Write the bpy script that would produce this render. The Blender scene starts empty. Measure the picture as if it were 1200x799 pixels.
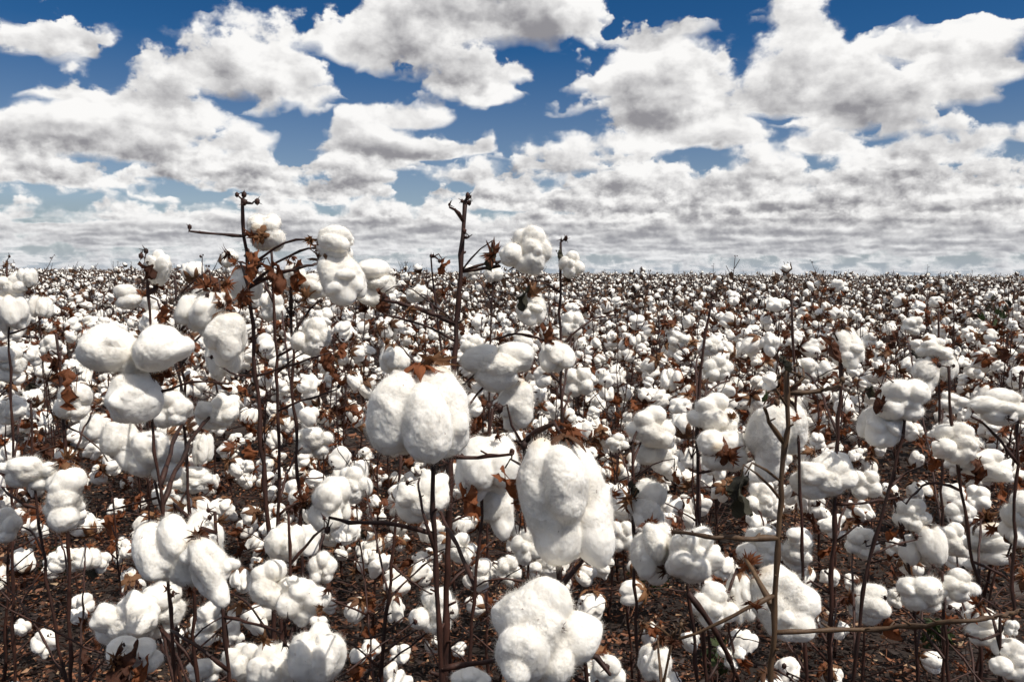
import bpy, bmesh, math, random
import numpy as np
from mathutils import Vector, Matrix, Euler

random.seed(7)
rng = np.random.default_rng(11)
R = math.radians
scene = bpy.context.scene
COL = scene.collection

# ------------------------------------------------------------------ camera
CAM_H = 1.12
FPX = 933.0                       # focal length in photo pixels (photo 1200 x 799)
cam_d = bpy.data.cameras.new('camera')
cam = bpy.data.objects.new('camera', cam_d)
COL.objects.link(cam)
scene.camera = cam
cam_d.sensor_width = 36.0
cam_d.lens = 36.0 * FPX / 1200.0
cam_d.clip_start = 0.05
cam_d.clip_end = 6000.0
cam.location = (0, 0, CAM_H)
PITCH, ROLL = R(-4.85), R(-0.45)
CAMROT = Euler((R(90) + PITCH, 0, 0)).to_matrix() @ Matrix.Rotation(ROLL * -1.0, 3, 'Z')
cam.rotation_euler = CAMROT.to_euler()


def ray(px, py):
    return CAMROT @ Vector(((px - 600.0) / FPX, -(py - 399.5) / FPX, -1.0))


def at(px, py, d):
    return Vector((0, 0, CAM_H)) + ray(px, py) * d


# ------------------------------------------------------------------ sun, sky, exposure
SUN_DIR = Vector((0.52, -0.34, 1.0)).normalized()       # towards the sun
sun_d = bpy.data.lights.new('sun', 'SUN')
sun_d.energy = 4.9
sun_d.angle = R(0.5)
sun_d.color = (1.0, 0.945, 0.87)
sun = bpy.data.objects.new('sun', sun_d)
COL.objects.link(sun)
sun.rotation_euler = SUN_DIR.to_track_quat('Z', 'Y').to_euler()
sun.location = (0, 0, 30)
SUN_EL = math.asin(SUN_DIR.z)
SUN_AZ = math.atan2(SUN_DIR.x, SUN_DIR.y)

scene.view_settings.view_transform = 'Standard'
scene.view_settings.look = 'None'
scene.view_settings.gamma = 1.0
scene.view_settings.use_curve_mapping = False
scene.view_settings.exposure = 0.0
scene.cycles.max_bounces = 7
scene.cycles.diffuse_bounces = 4
scene.cycles.glossy_bounces = 2
scene.cycles.transmission_bounces = 3
scene.cycles.transparent_max_bounces = 6
scene.cycles.use_denoising = True


class NT:
    def __init__(s, tree):
        s.t = tree
        s.n = tree.nodes
        s.l = tree.links

    def put(s, sock, v):
        if v is None:
            return
        if isinstance(v, bpy.types.NodeSocket):
            s.l.new(v, sock)
        else:
            sock.default_value = v

    def node(s, typ, **kw):
        n = s.n.new(typ)
        for k, v in kw.items():
            setattr(n, k, v)
        return n

    def math(s, op, a, b=None, c=None, clamp=False):
        n = s.node('ShaderNodeMath', operation=op, use_clamp=clamp)
        s.put(n.inputs[0], a)
        s.put(n.inputs[1], b)
        s.put(n.inputs[2], c)
        return n.outputs[0]

    def vec(s, op, a, b=None, scale=None):
        n = s.node('ShaderNodeVectorMath', operation=op)
        s.put(n.inputs[0], a)
        s.put(n.inputs[1], b)
        if scale is not None:
            s.put(n.inputs['Scale'], scale)
        return n.outputs['Value'] if op in ('LENGTH', 'DOT_PRODUCT') else n.outputs[0]

    def rng(s, v, a, b, c=0.0, d=1.0, smooth=False):
        n = s.node('ShaderNodeMapRange')
        n.interpolation_type = 'SMOOTHSTEP' if smooth else 'LINEAR'
        n.clamp = True
        for i, x in enumerate((v, a, b, c, d)):
            s.put(n.inputs[i], x)
        return n.outputs[0]

    def mix(s, f, a, b):
        n = s.node('ShaderNodeMix', data_type='RGBA')
        s.put(n.inputs[0], f)
        s.put(n.inputs[6], a)
        s.put(n.inputs[7], b)
        return n.outputs[2]

    def noise(s, v, scale, detail=3.0, rough=0.5, lac=2.0, dim='3D'):
        n = s.node('ShaderNodeTexNoise', noise_dimensions=dim)
        s.put(n.inputs['Vector'], v)
        n.inputs['Scale'].default_value = scale
        n.inputs['Detail'].default_value = detail
        n.inputs['Roughness'].default_value = rough
        n.inputs['Lacunarity'].default_value = lac
        return n.outputs['Fac']


#SKY_BEGIN
world = bpy.data.worlds.new('World')
scene.world = world
world.use_nodes = True
world.cycles.sampling_method = 'NONE'
W = NT(world.node_tree)
W.n.clear()
tc = W.node('ShaderNodeTexCoord')
dirv = W.vec('NORMALIZE', tc.outputs['Generated'])
sep = W.node('ShaderNodeSeparateXYZ')
W.put(sep.inputs[0], dirv)
RISE = 0.22
CURVE = 0.055                      # the cloud deck curves down with the earth
dz = W.math('MAXIMUM', W.math('ADD', sep.outputs[2], CURVE), 0.02)
P0 = W.vec('SCALE', dirv, scale=W.math('DIVIDE', 1.0, dz))       # where the view ray meets the cloud base (height 1)

sky = W.node('ShaderNodeTexSky', sky_type='NISHITA', sun_disc=False)
sky.sun_elevation = SUN_EL
sky.sun_rotation = SUN_AZ
sky.altitude = 900
sky.air_density = 1.0
sky.dust_density = 0.4
sky.ozone_density = 4.0
hsv = W.node('ShaderNodeHueSaturation')
hsv.inputs['Hue'].default_value = 0.505
W.put(hsv.inputs['Saturation'], W.rng(sep.outputs[2], 0.02, 0.26, 0.72, 1.36))
W.put(hsv.inputs['Value'], W.rng(sep.outputs[2], 0.02, 0.30, 1.0, 0.80))
W.put(hsv.inputs['Color'], sky.outputs[0])
bg_sky = W.node('ShaderNodeBackground')
W.put(bg_sky.inputs[0], hsv.outputs[0])
bg_sky.inputs[1].default_value = 0.075


def plane_ellipse(px, py, rx, ry):
    """the photo's ellipse of cloud, laid on the cloud base plane: centre, angle, axes"""
    # the base is the lower part of what one sees: the tops rise RISE higher above it
    top, bot = ray(px, py - ry).normalized().z, py + ry
    new_top = py - ry + RISE * 0.8 * (top + CURVE) * FPX
    new_top = min(new_top, bot - 0.8 * ry)
    py, ry = (new_top + bot) / 2, (bot - new_top) / 2

    def to_plane(x, y):
        d = ray(x, y).normalized()
        return np.array([d.x, d.y]) / (d.z + CURVE)
    c = to_plane(px, py)
    J = np.column_stack([(to_plane(px + 1, py) - to_plane(px - 1, py)) / 2 * rx, (to_plane(px, py + 1) - to_plane(px, py - 1)) / 2 * ry])
    U, S, _ = np.linalg.svd(J)
    return tuple(c), math.atan2(U[1, 0], U[0, 0]), S


CLOUDS = [(210, 84, 185, 70), (90, 160, 180, 62), (360, 192, 125, 44), (480, 158, 72, 30),
          (545, 32, 165, 96), (770, 10, 130, 60), (860, 85, 200, 95), (1045, 132, 135, 64), (1150, 35, 130, 62),
          (45, 20, 90, 52), (640, 205, 120, 42), (860, 218, 180, 44), (1090, 215, 160, 44),
          (300, 262, 440, 26), (900, 268, 480, 34)]
HOLES = [(430, 88, 36, 42), (170, 6, 70, 12), (500, 208, 60, 18), (640, 150, 44, 24), (1075, 62, 50, 22),
         (1185, 160, 50, 28), (255, 222, 60, 10), (85, 252, 90, 9)]


def min_field(tree, vec_sock, items):
    acc = None
    for it in items:
        c, ang, S = plane_ellipse(*it)
        m = tree.node('ShaderNodeMapping', vector_type='TEXTURE')
        tree.put(m.inputs['Vector'], vec_sock)
        m.inputs['Location'].default_value = (c[0], c[1], 0)
        m.inputs['Rotation'].default_value = (0, 0, ang)
        m.inputs['Scale'].default_value = (S[0], S[1], 1e6)
        ln = tree.vec('LENGTH', m.outputs[0])
        acc = ln if acc is None else tree.math('MINIMUM', acc, ln)
    return acc


LAYERS = [1.0, 1.03, 1.07, 1.12, 1.17, 1.23, 1.30]
# billows: a turbulent offset whose size follows the distance of the cloud deck
hi_w = W.rng(sep.outputs[2], 0.06, 0.20, smooth=True)


def billow(v):
    nb = W.noise(v, 11.0, 7.0, 0.555)
    ns = W.noise(W.vec('ADD', v, (3.1, 1.7, 0.4)), 32.0, 5.0, 0.58)
    nt = W.noise(W.vec('ADD', v, (7.7, 2.2, 5.4)), 44.0, 4.0, 0.55)
    q = W.node('ShaderNodeMix', data_type='FLOAT')
    W.put(q.inputs[0], W.rng(sep.outputs[2], 0.015, 0.075, smooth=True))
    W.put(q.inputs[2], nt)
    W.put(q.inputs[3], ns)
    n = W.node('ShaderNodeMix', data_type='FLOAT')
    W.put(n.inputs[0], hi_w)
    W.put(n.inputs[2], q.outputs[0])
    W.put(n.inputs[3], nb)
    return W.math('SUBTRACT', n.outputs[0], 0.5)


sq = W.vec('MULTIPLY', dirv, (1.0, 1.0, 1.25))
bl = billow(sq)
bl2 = billow(W.vec('ADD', sq, W.vec('SCALE', (0.05, 0.0, 0.10), scale=W.math('MAXIMUM', sep.outputs[2], 0.03))))
relief = W.math('MULTIPLY', W.math('SUBTRACT', bl, bl2), W.rng(sep.outputs[2], 0.02, 0.13, 0.4, 1.0))                     # > 0 where the billow faces up and towards the sun
Pb = W.vec('SCALE', P0, scale=W.math('ADD', 1.0, W.math('MULTIPLY', bl, W.rng(sep.outputs[2], 0.02, 0.18, 0.09, 0.32))))
# the hand-laid part of the cover
masks = {}
for key, hh in (('lo', 1.0), ('hi', 1.0 + RISE)):
    Pk = W.vec('SCALE', Pb, scale=hh)
    cl = min_field(W, Pk, CLOUDS)
    ho = min_field(W, Pk, HOLES)
    m = W.math('SUBTRACT', W.rng(cl, 0.6, 1.5, 0.20, -0.20), W.rng(ho, 0.3, 1.3, 0.24, 0.0))
    masks[key] = m
trans = None
colr = None
# closed deck near the horizon; unseen cloud added overhead for less blue fill light
lowup = W.math('ADD', W.rng(sep.outputs[2], 0.03, 0.13, 0.10, 0.0), W.rng(sep.outputs[2], 0.42, 0.60, 0.0, 0.24))
wn = W.node('ShaderNodeTexWhiteNoise', noise_dimensions='3D')       # spreads the steps through the depth of the cloud
W.put(wn.inputs['Vector'], W.vec('SCALE', dirv, scale=7919.0))
jit = wn.outputs['Value']
for k in range(len(LAYERS) - 1):
    f0, f1 = [(LAYERS[q] - 1.0) / (LAYERS[-1] - 1.0) for q in (k, k + 1)]
    f = W.math('MULTIPLY_ADD', jit, f1 - f0, f0)
    Pk = W.vec('SCALE', Pb, scale=W.math('MULTIPLY_ADD', f, LAYERS[-1] - 1.0, 1.0))
    n1 = W.noise(Pk, 1.7, 3.0, 0.45, 2.1)
    base = W.mix(f, masks['lo'], masks['hi'])
    thr = W.math('MULTIPLY_ADD', f, 0.18, 0.497)
    d = W.math('ADD', W.math('SUBTRACT', n1, thr), W.math('MULTIPLY', base, 0.62))
    d = W.math('ADD', d, W.math('MULTIPLY', bl, W.rng(sep.outputs[2], 0.03, 0.14, 0.36, 0.50)))
    d = W.math('ADD', d, lowup)
    a = W.rng(d, 0.0, 0.032 + 0.010 * k, smooth=True)
    # how much cloud lies between this point and the sun
    n2 = W.noise(W.vec('ADD', Pk, (0.10, -0.03, 0.19)), 1.7, 3.0, 0.5, 2.1)
    du = W.math('ADD', W.math('SUBTRACT', n2, W.math('ADD', thr, 0.045)), W.math('MULTIPLY', base, 0.62))
    du = W.math('ADD', W.math('ADD', du, lowup), W.math('MULTIPLY', bl2, 0.75))
    shade = W.math('MULTIPLY', W.rng(du, -0.10, 0.28, 0.0, 1.0), W.math('MULTIPLY_ADD', f, -0.75, 1.0))
    shade = W.math('SUBTRACT', shade, W.math('MULTIPLY', relief, 2.1), clamp=True)
    lit = (0.97, 0.96, 0.945, 1)
    drk = (0.29, 0.285, 0.305, 1)
    c = W.mix(shade, lit, drk)
    if trans is None:
        colr = W.vec('SCALE', c, scale=a)
        trans = W.math('SUBTRACT', 1.0, a)
    else:
        colr = W.vec('ADD', colr, W.vec('SCALE', c, scale=W.math('MULTIPLY', a, trans)))
        trans = W.math('MULTIPLY', trans, W.math('SUBTRACT', 1.0, a))
cover = W.math('SUBTRACT', 1.0, trans)
cloudc = W.vec('SCALE', colr, scale=W.math('DIVIDE', 1.0, W.math('MAXIMUM', cover, 0.02)))
# distance: far clouds lose contrast and turn blue grey
farf = W.rng(sep.outputs[2], 0.0, 0.07, 0.45, 0.0)
cloudc = W.mix(farf, cloudc, (0.54, 0.575, 0.635, 1))
hz = W.rng(sep.outputs[2], 0.0, 0.08, 0.8, 0.0)
cloudc = W.mix(W.math('MULTIPLY', hz, W.math('SUBTRACT', 1.0, cover)), cloudc, (0.42, 0.50, 0.62, 1))
cover = W.math('MAXIMUM', cover, hz)
bg_cl = W.node('ShaderNodeBackground')
W.put(bg_cl.inputs[0], cloudc)
bg_cl.inputs[1].default_value = 1.0
mixs = W.node('ShaderNodeMixShader')
W.put(mixs.inputs[0], cover)
W.l.new(bg_sky.outputs[0], mixs.inputs[1])
W.l.new(bg_cl.outputs[0], mixs.inputs[2])
outw = W.node('ShaderNodeOutputWorld')
W.l.new(mixs.outputs[0], outw.inputs[0])
#SKY_END


# ================================================================== materials
def new_mat(name):
    m = bpy.data.materials.new(name)
    m.use_nodes = True
    t = NT(m.node_tree)
    t.n.clear()
    out = t.node('ShaderNodeOutputMaterial')
    return m, t, out


def principled(t, out, base, rough=0.8, **kw):
    p = t.node('ShaderNodeBsdfPrincipled')
    t.put(p.inputs['Base Color'], base)
    t.put(p.inputs['Roughness'], rough)
    for k, v in kw.items():
        t.put(p.inputs[k], v)
    t.l.new(p.outputs[0], out.inputs[0])
    return p


def bump(t, p, h, strength, dist):
    b = t.node('ShaderNodeBump')
    b.inputs['Strength'].default_value = strength
    b.inputs['Distance'].default_value = dist
    t.put(b.inputs['Height'], h)
    t.l.new(b.outputs[0], p.inputs['Normal'])


def cotton_material(name, sss, stain=True):
    m, t, out = new_mat(name)
    tcn = t.node('ShaderNodeTexCoord')
    at_ = t.node('ShaderNodeAttribute', attribute_name='tone')
    white = (0.87, 0.835, 0.765, 1)
    base = white
    if stain:
        n = t.noise(tcn.outputs['Object'], 5.0, 3.0, 0.6)
        f = t.rng(n, 0.56, 0.74, 0.0, 0.5)
        base = t.mix(f, white, (0.74, 0.68, 0.57, 1))
        base = t.mix(t.rng(t.noise(tcn.outputs['Object'], 21.0, 2.0, 0.5), 0.735, 0.77, 0.0, 0.75), base, (0.16, 0.085, 0.045, 1))
        base = t.mix(at_.outputs['Fac'], base, (0.55, 0.40, 0.22, 1))
    kw = {'Specular IOR Level': 0.15, 'Sheen Weight': 0.12, 'Sheen Roughness': 0.6}
    if sss:
        kw['Subsurface Weight'] = 0.55
        kw['Subsurface Scale'] = 0.012
    p = principled(t, out, base, 0.95, **kw)
    if sss:
        p.inputs['Subsurface Radius'].default_value = (1.0, 0.95, 0.9)
    mp = t.node('ShaderNodeMapping')
    t.put(mp.inputs['Vector'], tcn.outputs['Object'])
    mp.inputs['Scale'].default_value = (1, 1, 0.45)
    h = t.math('ADD', t.noise(mp.outputs[0], 14.0, 6.0, 0.68), t.math('MULTIPLY', t.noise(mp.outputs[0], 70.0, 3.0, 0.6), 0.35))
    bump(t, p, h, 0.16, 0.006 if sss else 0.01)
    return m


def bark_material(name, a, b):
    m, t, out = new_mat(name)
    tcn = t.node('ShaderNodeTexCoord')
    mp = t.node('ShaderNodeMapping')
    t.put(mp.inputs['Vector'], tcn.outputs['Object'])
    mp.inputs['Scale'].default_value = (1, 1, 0.25)
    n = t.noise(mp.outputs[0], 160.0, 4.0, 0.65)
    n2 = t.noise(tcn.outputs['Object'], 14.0, 3.0, 0.6)
    f = t.math('ADD', t.math('MULTIPLY', n, 0.6), t.math('MULTIPLY', n2, 0.55), clamp=True)
    c = t.mix(t.rng(f, 0.4, 0.75), a, b)
    p = principled(t, out, c, 0.62, **{'Specular IOR Level': 0.35})
    bump(t, p, n, 0.7, 0.0012)
    return m


def leaf_material(name, a, b, trans=0.35):
    m, t, out = new_mat(name)
    tcn = t.node('ShaderNodeTexCoord')
    oi = t.node('ShaderNodeObjectInfo')
    n = t.noise(tcn.outputs['Object'], 55.0, 4.0, 0.6)
    f = t.math('ADD', t.math('MULTIPLY', t.math('SUBTRACT', n, 0.5), 1.8), oi.outputs['Random'], clamp=True)
    c = t.mix(f, a, b)
    p = t.node('ShaderNodeBsdfPrincipled')
    t.put(p.inputs['Base Color'], c)
    p.inputs['Roughness'].default_value = 0.6
    p.inputs['Specular IOR Level'].default_value = 0.3
    bump(t, p, n, 0.5, 0.002)
    tr = t.node('ShaderNodeBsdfTranslucent')
    t.put(tr.inputs[0], c)
    mx = t.node('ShaderNodeMixShader')
    mx.inputs[0].default_value = trans
    t.l.new(p.outputs[0], mx.inputs[1])
    t.l.new(tr.outputs[0], mx.inputs[2])
    t.l.new(mx.outputs[0], out.inputs[0])
    return m


M_WISP, t_, out_ = new_mat('cotton_wisp')                 # single loose fibres: light passes through them
df_ = t_.node('ShaderNodeBsdfDiffuse')
df_.inputs[0].default_value = (0.93, 0.90, 0.84, 1)
tl_ = t_.node('ShaderNodeBsdfTranslucent')
tl_.inputs[0].default_value = (0.93, 0.90, 0.84, 1)
mx_ = t_.node('ShaderNodeMixShader')
mx_.inputs[0].default_value = 0.45
t_.l.new(df_.outputs[0], mx_.inputs[1])
t_.l.new(tl_.outputs[0], mx_.inputs[2])
t_.l.new(mx_.outputs[0], out_.inputs[0])
M_COTTON_HI = cotton_material('cotton_fibre', True)
M_COTTON = cotton_material('cotton', False)
M_BARK = bark_material('dark_red_bark', (0.010, 0.004, 0.003, 1), (0.062, 0.022, 0.013, 1))
M_BARK_TAN = bark_material('tan_bark', (0.035, 0.018, 0.009, 1), (0.125, 0.072, 0.036, 1))
M_BUR = leaf_material('dry_bur', (0.060, 0.026, 0.014, 1), (0.24, 0.115, 0.050, 1), 0.2)
M_LEAF = leaf_material('dry_leaf', (0.050, 0.018, 0.010, 1), (0.26, 0.085, 0.030, 1), 0.35)
M_LEAF_DARK = leaf_material('withered_leaf', (0.020, 0.018, 0.012, 1), (0.075, 0.070, 0.045, 1), 0.25)
M_GREEN = leaf_material('green_leaf', (0.022, 0.038, 0.012, 1), (0.065, 0.085, 0.028, 1), 0.35)

# ground
M_SOIL, t_, out_ = new_mat('soil')
tc_ = t_.node('ShaderNodeTexCoord')
na = t_.noise(tc_.outputs['Object'], 9.0, 8.0, 0.7)
nb_ = t_.noise(tc_.outputs['Object'], 1.1, 3.0, 0.5)
f_ = t_.math('ADD', t_.math('MULTIPLY', na, 0.7), t_.math('MULTIPLY', nb_, 0.3))
c_ = t_.mix(t_.rng(f_, 0.35, 0.66), (0.006, 0.0035, 0.0025, 1), (0.030, 0.016, 0.010, 1))
p_ = principled(t_, out_, c_, 0.95)
bump(t_, p_, na, 0.9, 0.02)

M_LITTER, t_, out_ = new_mat('litter')
at_ = t_.node('ShaderNodeAttribute', attribute_name='tone')
c1_ = t_.mix(t_.rng(at_.outputs['Fac'], 0.35, 0.95), (0.018, 0.008, 0.005, 1), (0.24, 0.090, 0.038, 1))
c1_ = t_.mix(t_.rng(at_.outputs['Fac'], 0.92, 1.0), c1_, (0.36, 0.25, 0.15, 1))
principled(t_, out_, c1_, 0.7)

# ================================================================== numpy mesh tools


class MB:
    """collects triangles (numpy) and builds ONE mesh"""

    def __init__(s):
        s.v, s.f, s.m, s.t, s.n = [], [], [], [], 0
        s.cn = None

    def add(s, v, f, mi=0, tone=None):
        v = np.asarray(v, dtype=np.float32).reshape(-1, 3)
        f = np.asarray(f, dtype=np.int32).reshape(-1, 3)
        s.v.append(v)
        s.f.append(f + s.n)
        s.m.append(np.full(len(f), mi, np.int32) if np.isscalar(mi) else np.asarray(mi, np.int32))
        s.t.append(np.zeros(len(v), np.float32) if tone is None else np.broadcast_to(np.asarray(tone, np.float32), (len(v),)))
        s.n += len(v)
        return s

    def arrays(s):
        return np.concatenate(s.v), np.concatenate(s.f), np.concatenate(s.m), np.concatenate(s.t)

    def mesh(s, name, mats, tone=False, flat=False):
        v, f, mi, t = s.arrays()
        me = bpy.data.meshes.new(name)
        me.vertices.add(len(v))
        me.vertices.foreach_set('co', v.ravel())
        me.loops.add(len(f) * 3)
        me.loops.foreach_set('vertex_index', f.ravel())
        me.polygons.add(len(f))
        me.polygons.foreach_set('loop_start', np.arange(0, len(f) * 3, 3, dtype=np.int32))
        me.polygons.foreach_set('material_index', mi)
        if not flat:
            me.polygons.foreach_set('use_smooth', np.ones(len(f), dtype=bool))
        if tone:
            a = me.attributes.new('tone', 'FLOAT', 'POINT')
            a.data.foreach_set('value', np.ascontiguousarray(t))
        for m in mats:
            me.materials.append(m)
        me.update(calc_edges=True)
        if s.cn is not None:                              # fibres take the direction of the surface they grow from
            me.normals_split_custom_set_from_vertices(s.cn.tolist())
        return me


_ico = {}


def ico(n):
    if n not in _ico:
        bm = bmesh.new()
        bmesh.ops.create_icosphere(bm, subdivisions=n, radius=1.0)
        _ico[n] = (np.array([v.co[:] for v in bm.verts], np.float64), np.array([[v.index for v in f.verts] for f in bm.faces], np.int32))
        bm.free()
    return _ico[n]


_tab = np.random.default_rng(5).random((32, 32, 32))


def vnoise(p):
    i = np.floor(p).astype(int)
    f = p - i
    f = f * f * (3 - 2 * f)
    o = 0
    for dx in (0, 1):
        for dy in (0, 1):
            for dz_ in (0, 1):
                w = (f[:, 0] if dx else 1 - f[:, 0]) * (f[:, 1] if dy else 1 - f[:, 1]) * (f[:, 2] if dz_ else 1 - f[:, 2])
                o = o + w * _tab[(i[:, 0] + dx) % 32, (i[:, 1] + dy) % 32, (i[:, 2] + dz_) % 32]
    return o * 2 - 1


def normals(v, f):
    n = np.zeros_like(v)
    fn = np.cross(v[f[:, 1]] - v[f[:, 0]], v[f[:, 2]] - v[f[:, 0]])
    for k in range(3):
        np.add.at(n, f[:, k], fn)
    return n / np.maximum(np.linalg.norm(n, axis=1, keepdims=True), 1e-12)


def rot_to(d):
    """3x3 numpy matrix whose z column is d"""
    d = np.asarray(d, float)
    d = d / np.linalg.norm(d)
    a = np.array([1.0, 0, 0]) if abs(d[0]) < 0.8 else np.array([0, 1.0, 0])
    x = np.cross(a, d)
    x /= np.linalg.norm(x)
    return np.column_stack([x, np.cross(d, x), d])


def lobes_of(kind, g):
    """list of ellipsoids (centre, radii, axis) that make up one boll of cotton; local +Z leads away from the bur"""
    L = []
    if kind == 'puff':
        n = g.integers(4, 6)
        a0 = g.uniform(0, 6.28)
        for i in range(n):
            a = a0 + i * 2 * math.pi / n + g.normal(0, 0.12)
            s = g.uniform(0.9, 1.1)
            L.append(((0.44 * math.cos(a), 0.44 * math.sin(a), g.normal(0, 0.08)), (0.50 * s, 0.50 * s, 0.72 * s), (0.25 * math.cos(a), 0.25 * math.sin(a), 1)))
        L.append(((0, 0, 0), (0.5, 0.5, 0.6), (0, 0, 1)))
    elif kind == 'tail':
        n = 4
        a0 = g.uniform(0, 6.28)
        for i in range(n):
            a = a0 + i * 2 * math.pi / n + g.normal(0, 0.2)
            ln = g.uniform(0.9, 1.45)
            L.append(((0.33 * math.cos(a), 0.33 * math.sin(a), 0.35 * ln - 0.4), (0.42, 0.42, 0.72 * ln), (0.14 * math.cos(a), 0.14 * math.sin(a), 1)))
        a = g.uniform(0, 6.28)
        L.append(((0.22 * math.cos(a), 0.22 * math.sin(a), 0.70), (0.38, 0.38, 0.66), (0.2 * math.cos(a), 0.2 * math.sin(a), 1)))
        L.append(((0.10, 0.05, -0.45), (0.52, 0.48, 0.5), (0, 0, 1)))
    elif kind == 'drape':
        L += [((-0.24, 0.05, -0.12), (0.40, 0.45, 0.86), (0.10, 0, 1)), ((0.20, -0.16, -0.18), (0.38, 0.42, 0.92), (0.26, 0, 1)),
              ((0.34, 0.0, 0.52), (0.32, 0.30, 0.46), (0.10, 0, 1)), ((-0.12, -0.05, 0.46), (0.46, 0.40, 0.40), (1, 0, 0.1)),
              ((-0.05, 0.2, -0.3), (0.45, 0.35, 0.6), (0, 0, 1)), ((0.30, -0.05, 0.25), (0.34, 0.34, 0.44), (0, 0, 1))]
    elif kind == 'trio':
        a0 = R(-90)
        for i in range(3):
            a = a0 + i * 2 * math.pi / 3 + g.normal(0, 0.08)
            c, s = math.cos(a), math.sin(a)
            L.append(((0.68 * c, 0.68 * s, 0.08), (0.40, 0.46, 0.56 * g.uniform(.93, 1.12)), (c, s, 0.12)))
            L.append(((0.80 * c - 0.24 * s, 0.80 * s + 0.24 * c, 0.05), (0.33, 0.33, 0.40), (c, s, 0)))
            L.append(((0.98 * c + 0.16 * s, 0.98 * s - 0.16 * c, 0.0), (0.27, 0.27, 0.34), (c + g.normal(0, .4), s + g.normal(0, .4), 0)))
            L.append(((0.45 * c + 0.1 * s, 0.45 * s - 0.1 * c, 0.12), (0.28, 0.28, 0.30), (c, s, 0)))
    elif kind == 'lump':
        n = g.integers(5, 8)
        for i in range(n):
            a = i * 2 * math.pi / n + g.normal(0, 0.3)
            rr = g.uniform(0.42, 0.62)
            r = g.uniform(0.36, 0.52)
            L.append(((rr * math.cos(a), rr * math.sin(a), g.uniform(-0.2, 0.2)), (r, r * g.uniform(.85, 1.1), r), tuple(g.normal(0, 1, 3))))
        L.append(((g.normal(0, .1), g.normal(0, .1), 0.15), (0.5, 0.5, 0.45), (0, 0, 1)))
    elif kind == 'stack':
        z = -0.75
        for i in range(3):
            r = g.uniform(0.42, 0.52)
            a = g.uniform(0, 6.28)
            for q in range(2):
                L.append(((0.20 * math.cos(a + q * 3.1), 0.20 * math.sin(a + q * 3.1), z + q * .06), (r * .9, r * .9, r * 0.95), (g.normal(0, .3), g.normal(0, .3), 1)))
            z += g.uniform(0.5, 0.68)
    for i in range(int(g.integers(4, 8))):                # small pulled tufts that break the outline
        c, rad, ax = L[int(g.integers(0, len(L)))]
        dv_ = g.normal(0, 1, 3)
        dv_[2] += 0.35
        dv_ /= np.linalg.norm(dv_)
        q = np.asarray(c) + dv_ * np.mean(rad) * g.uniform(.62, .9)
        r = g.uniform(0.14, 0.27)
        L.append((tuple(q), (r, r * g.uniform(.8, 1.1), r * g.uniform(1.0, 1.5)), tuple(dv_ + g.normal(0, .3, 3))))
    return L


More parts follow.
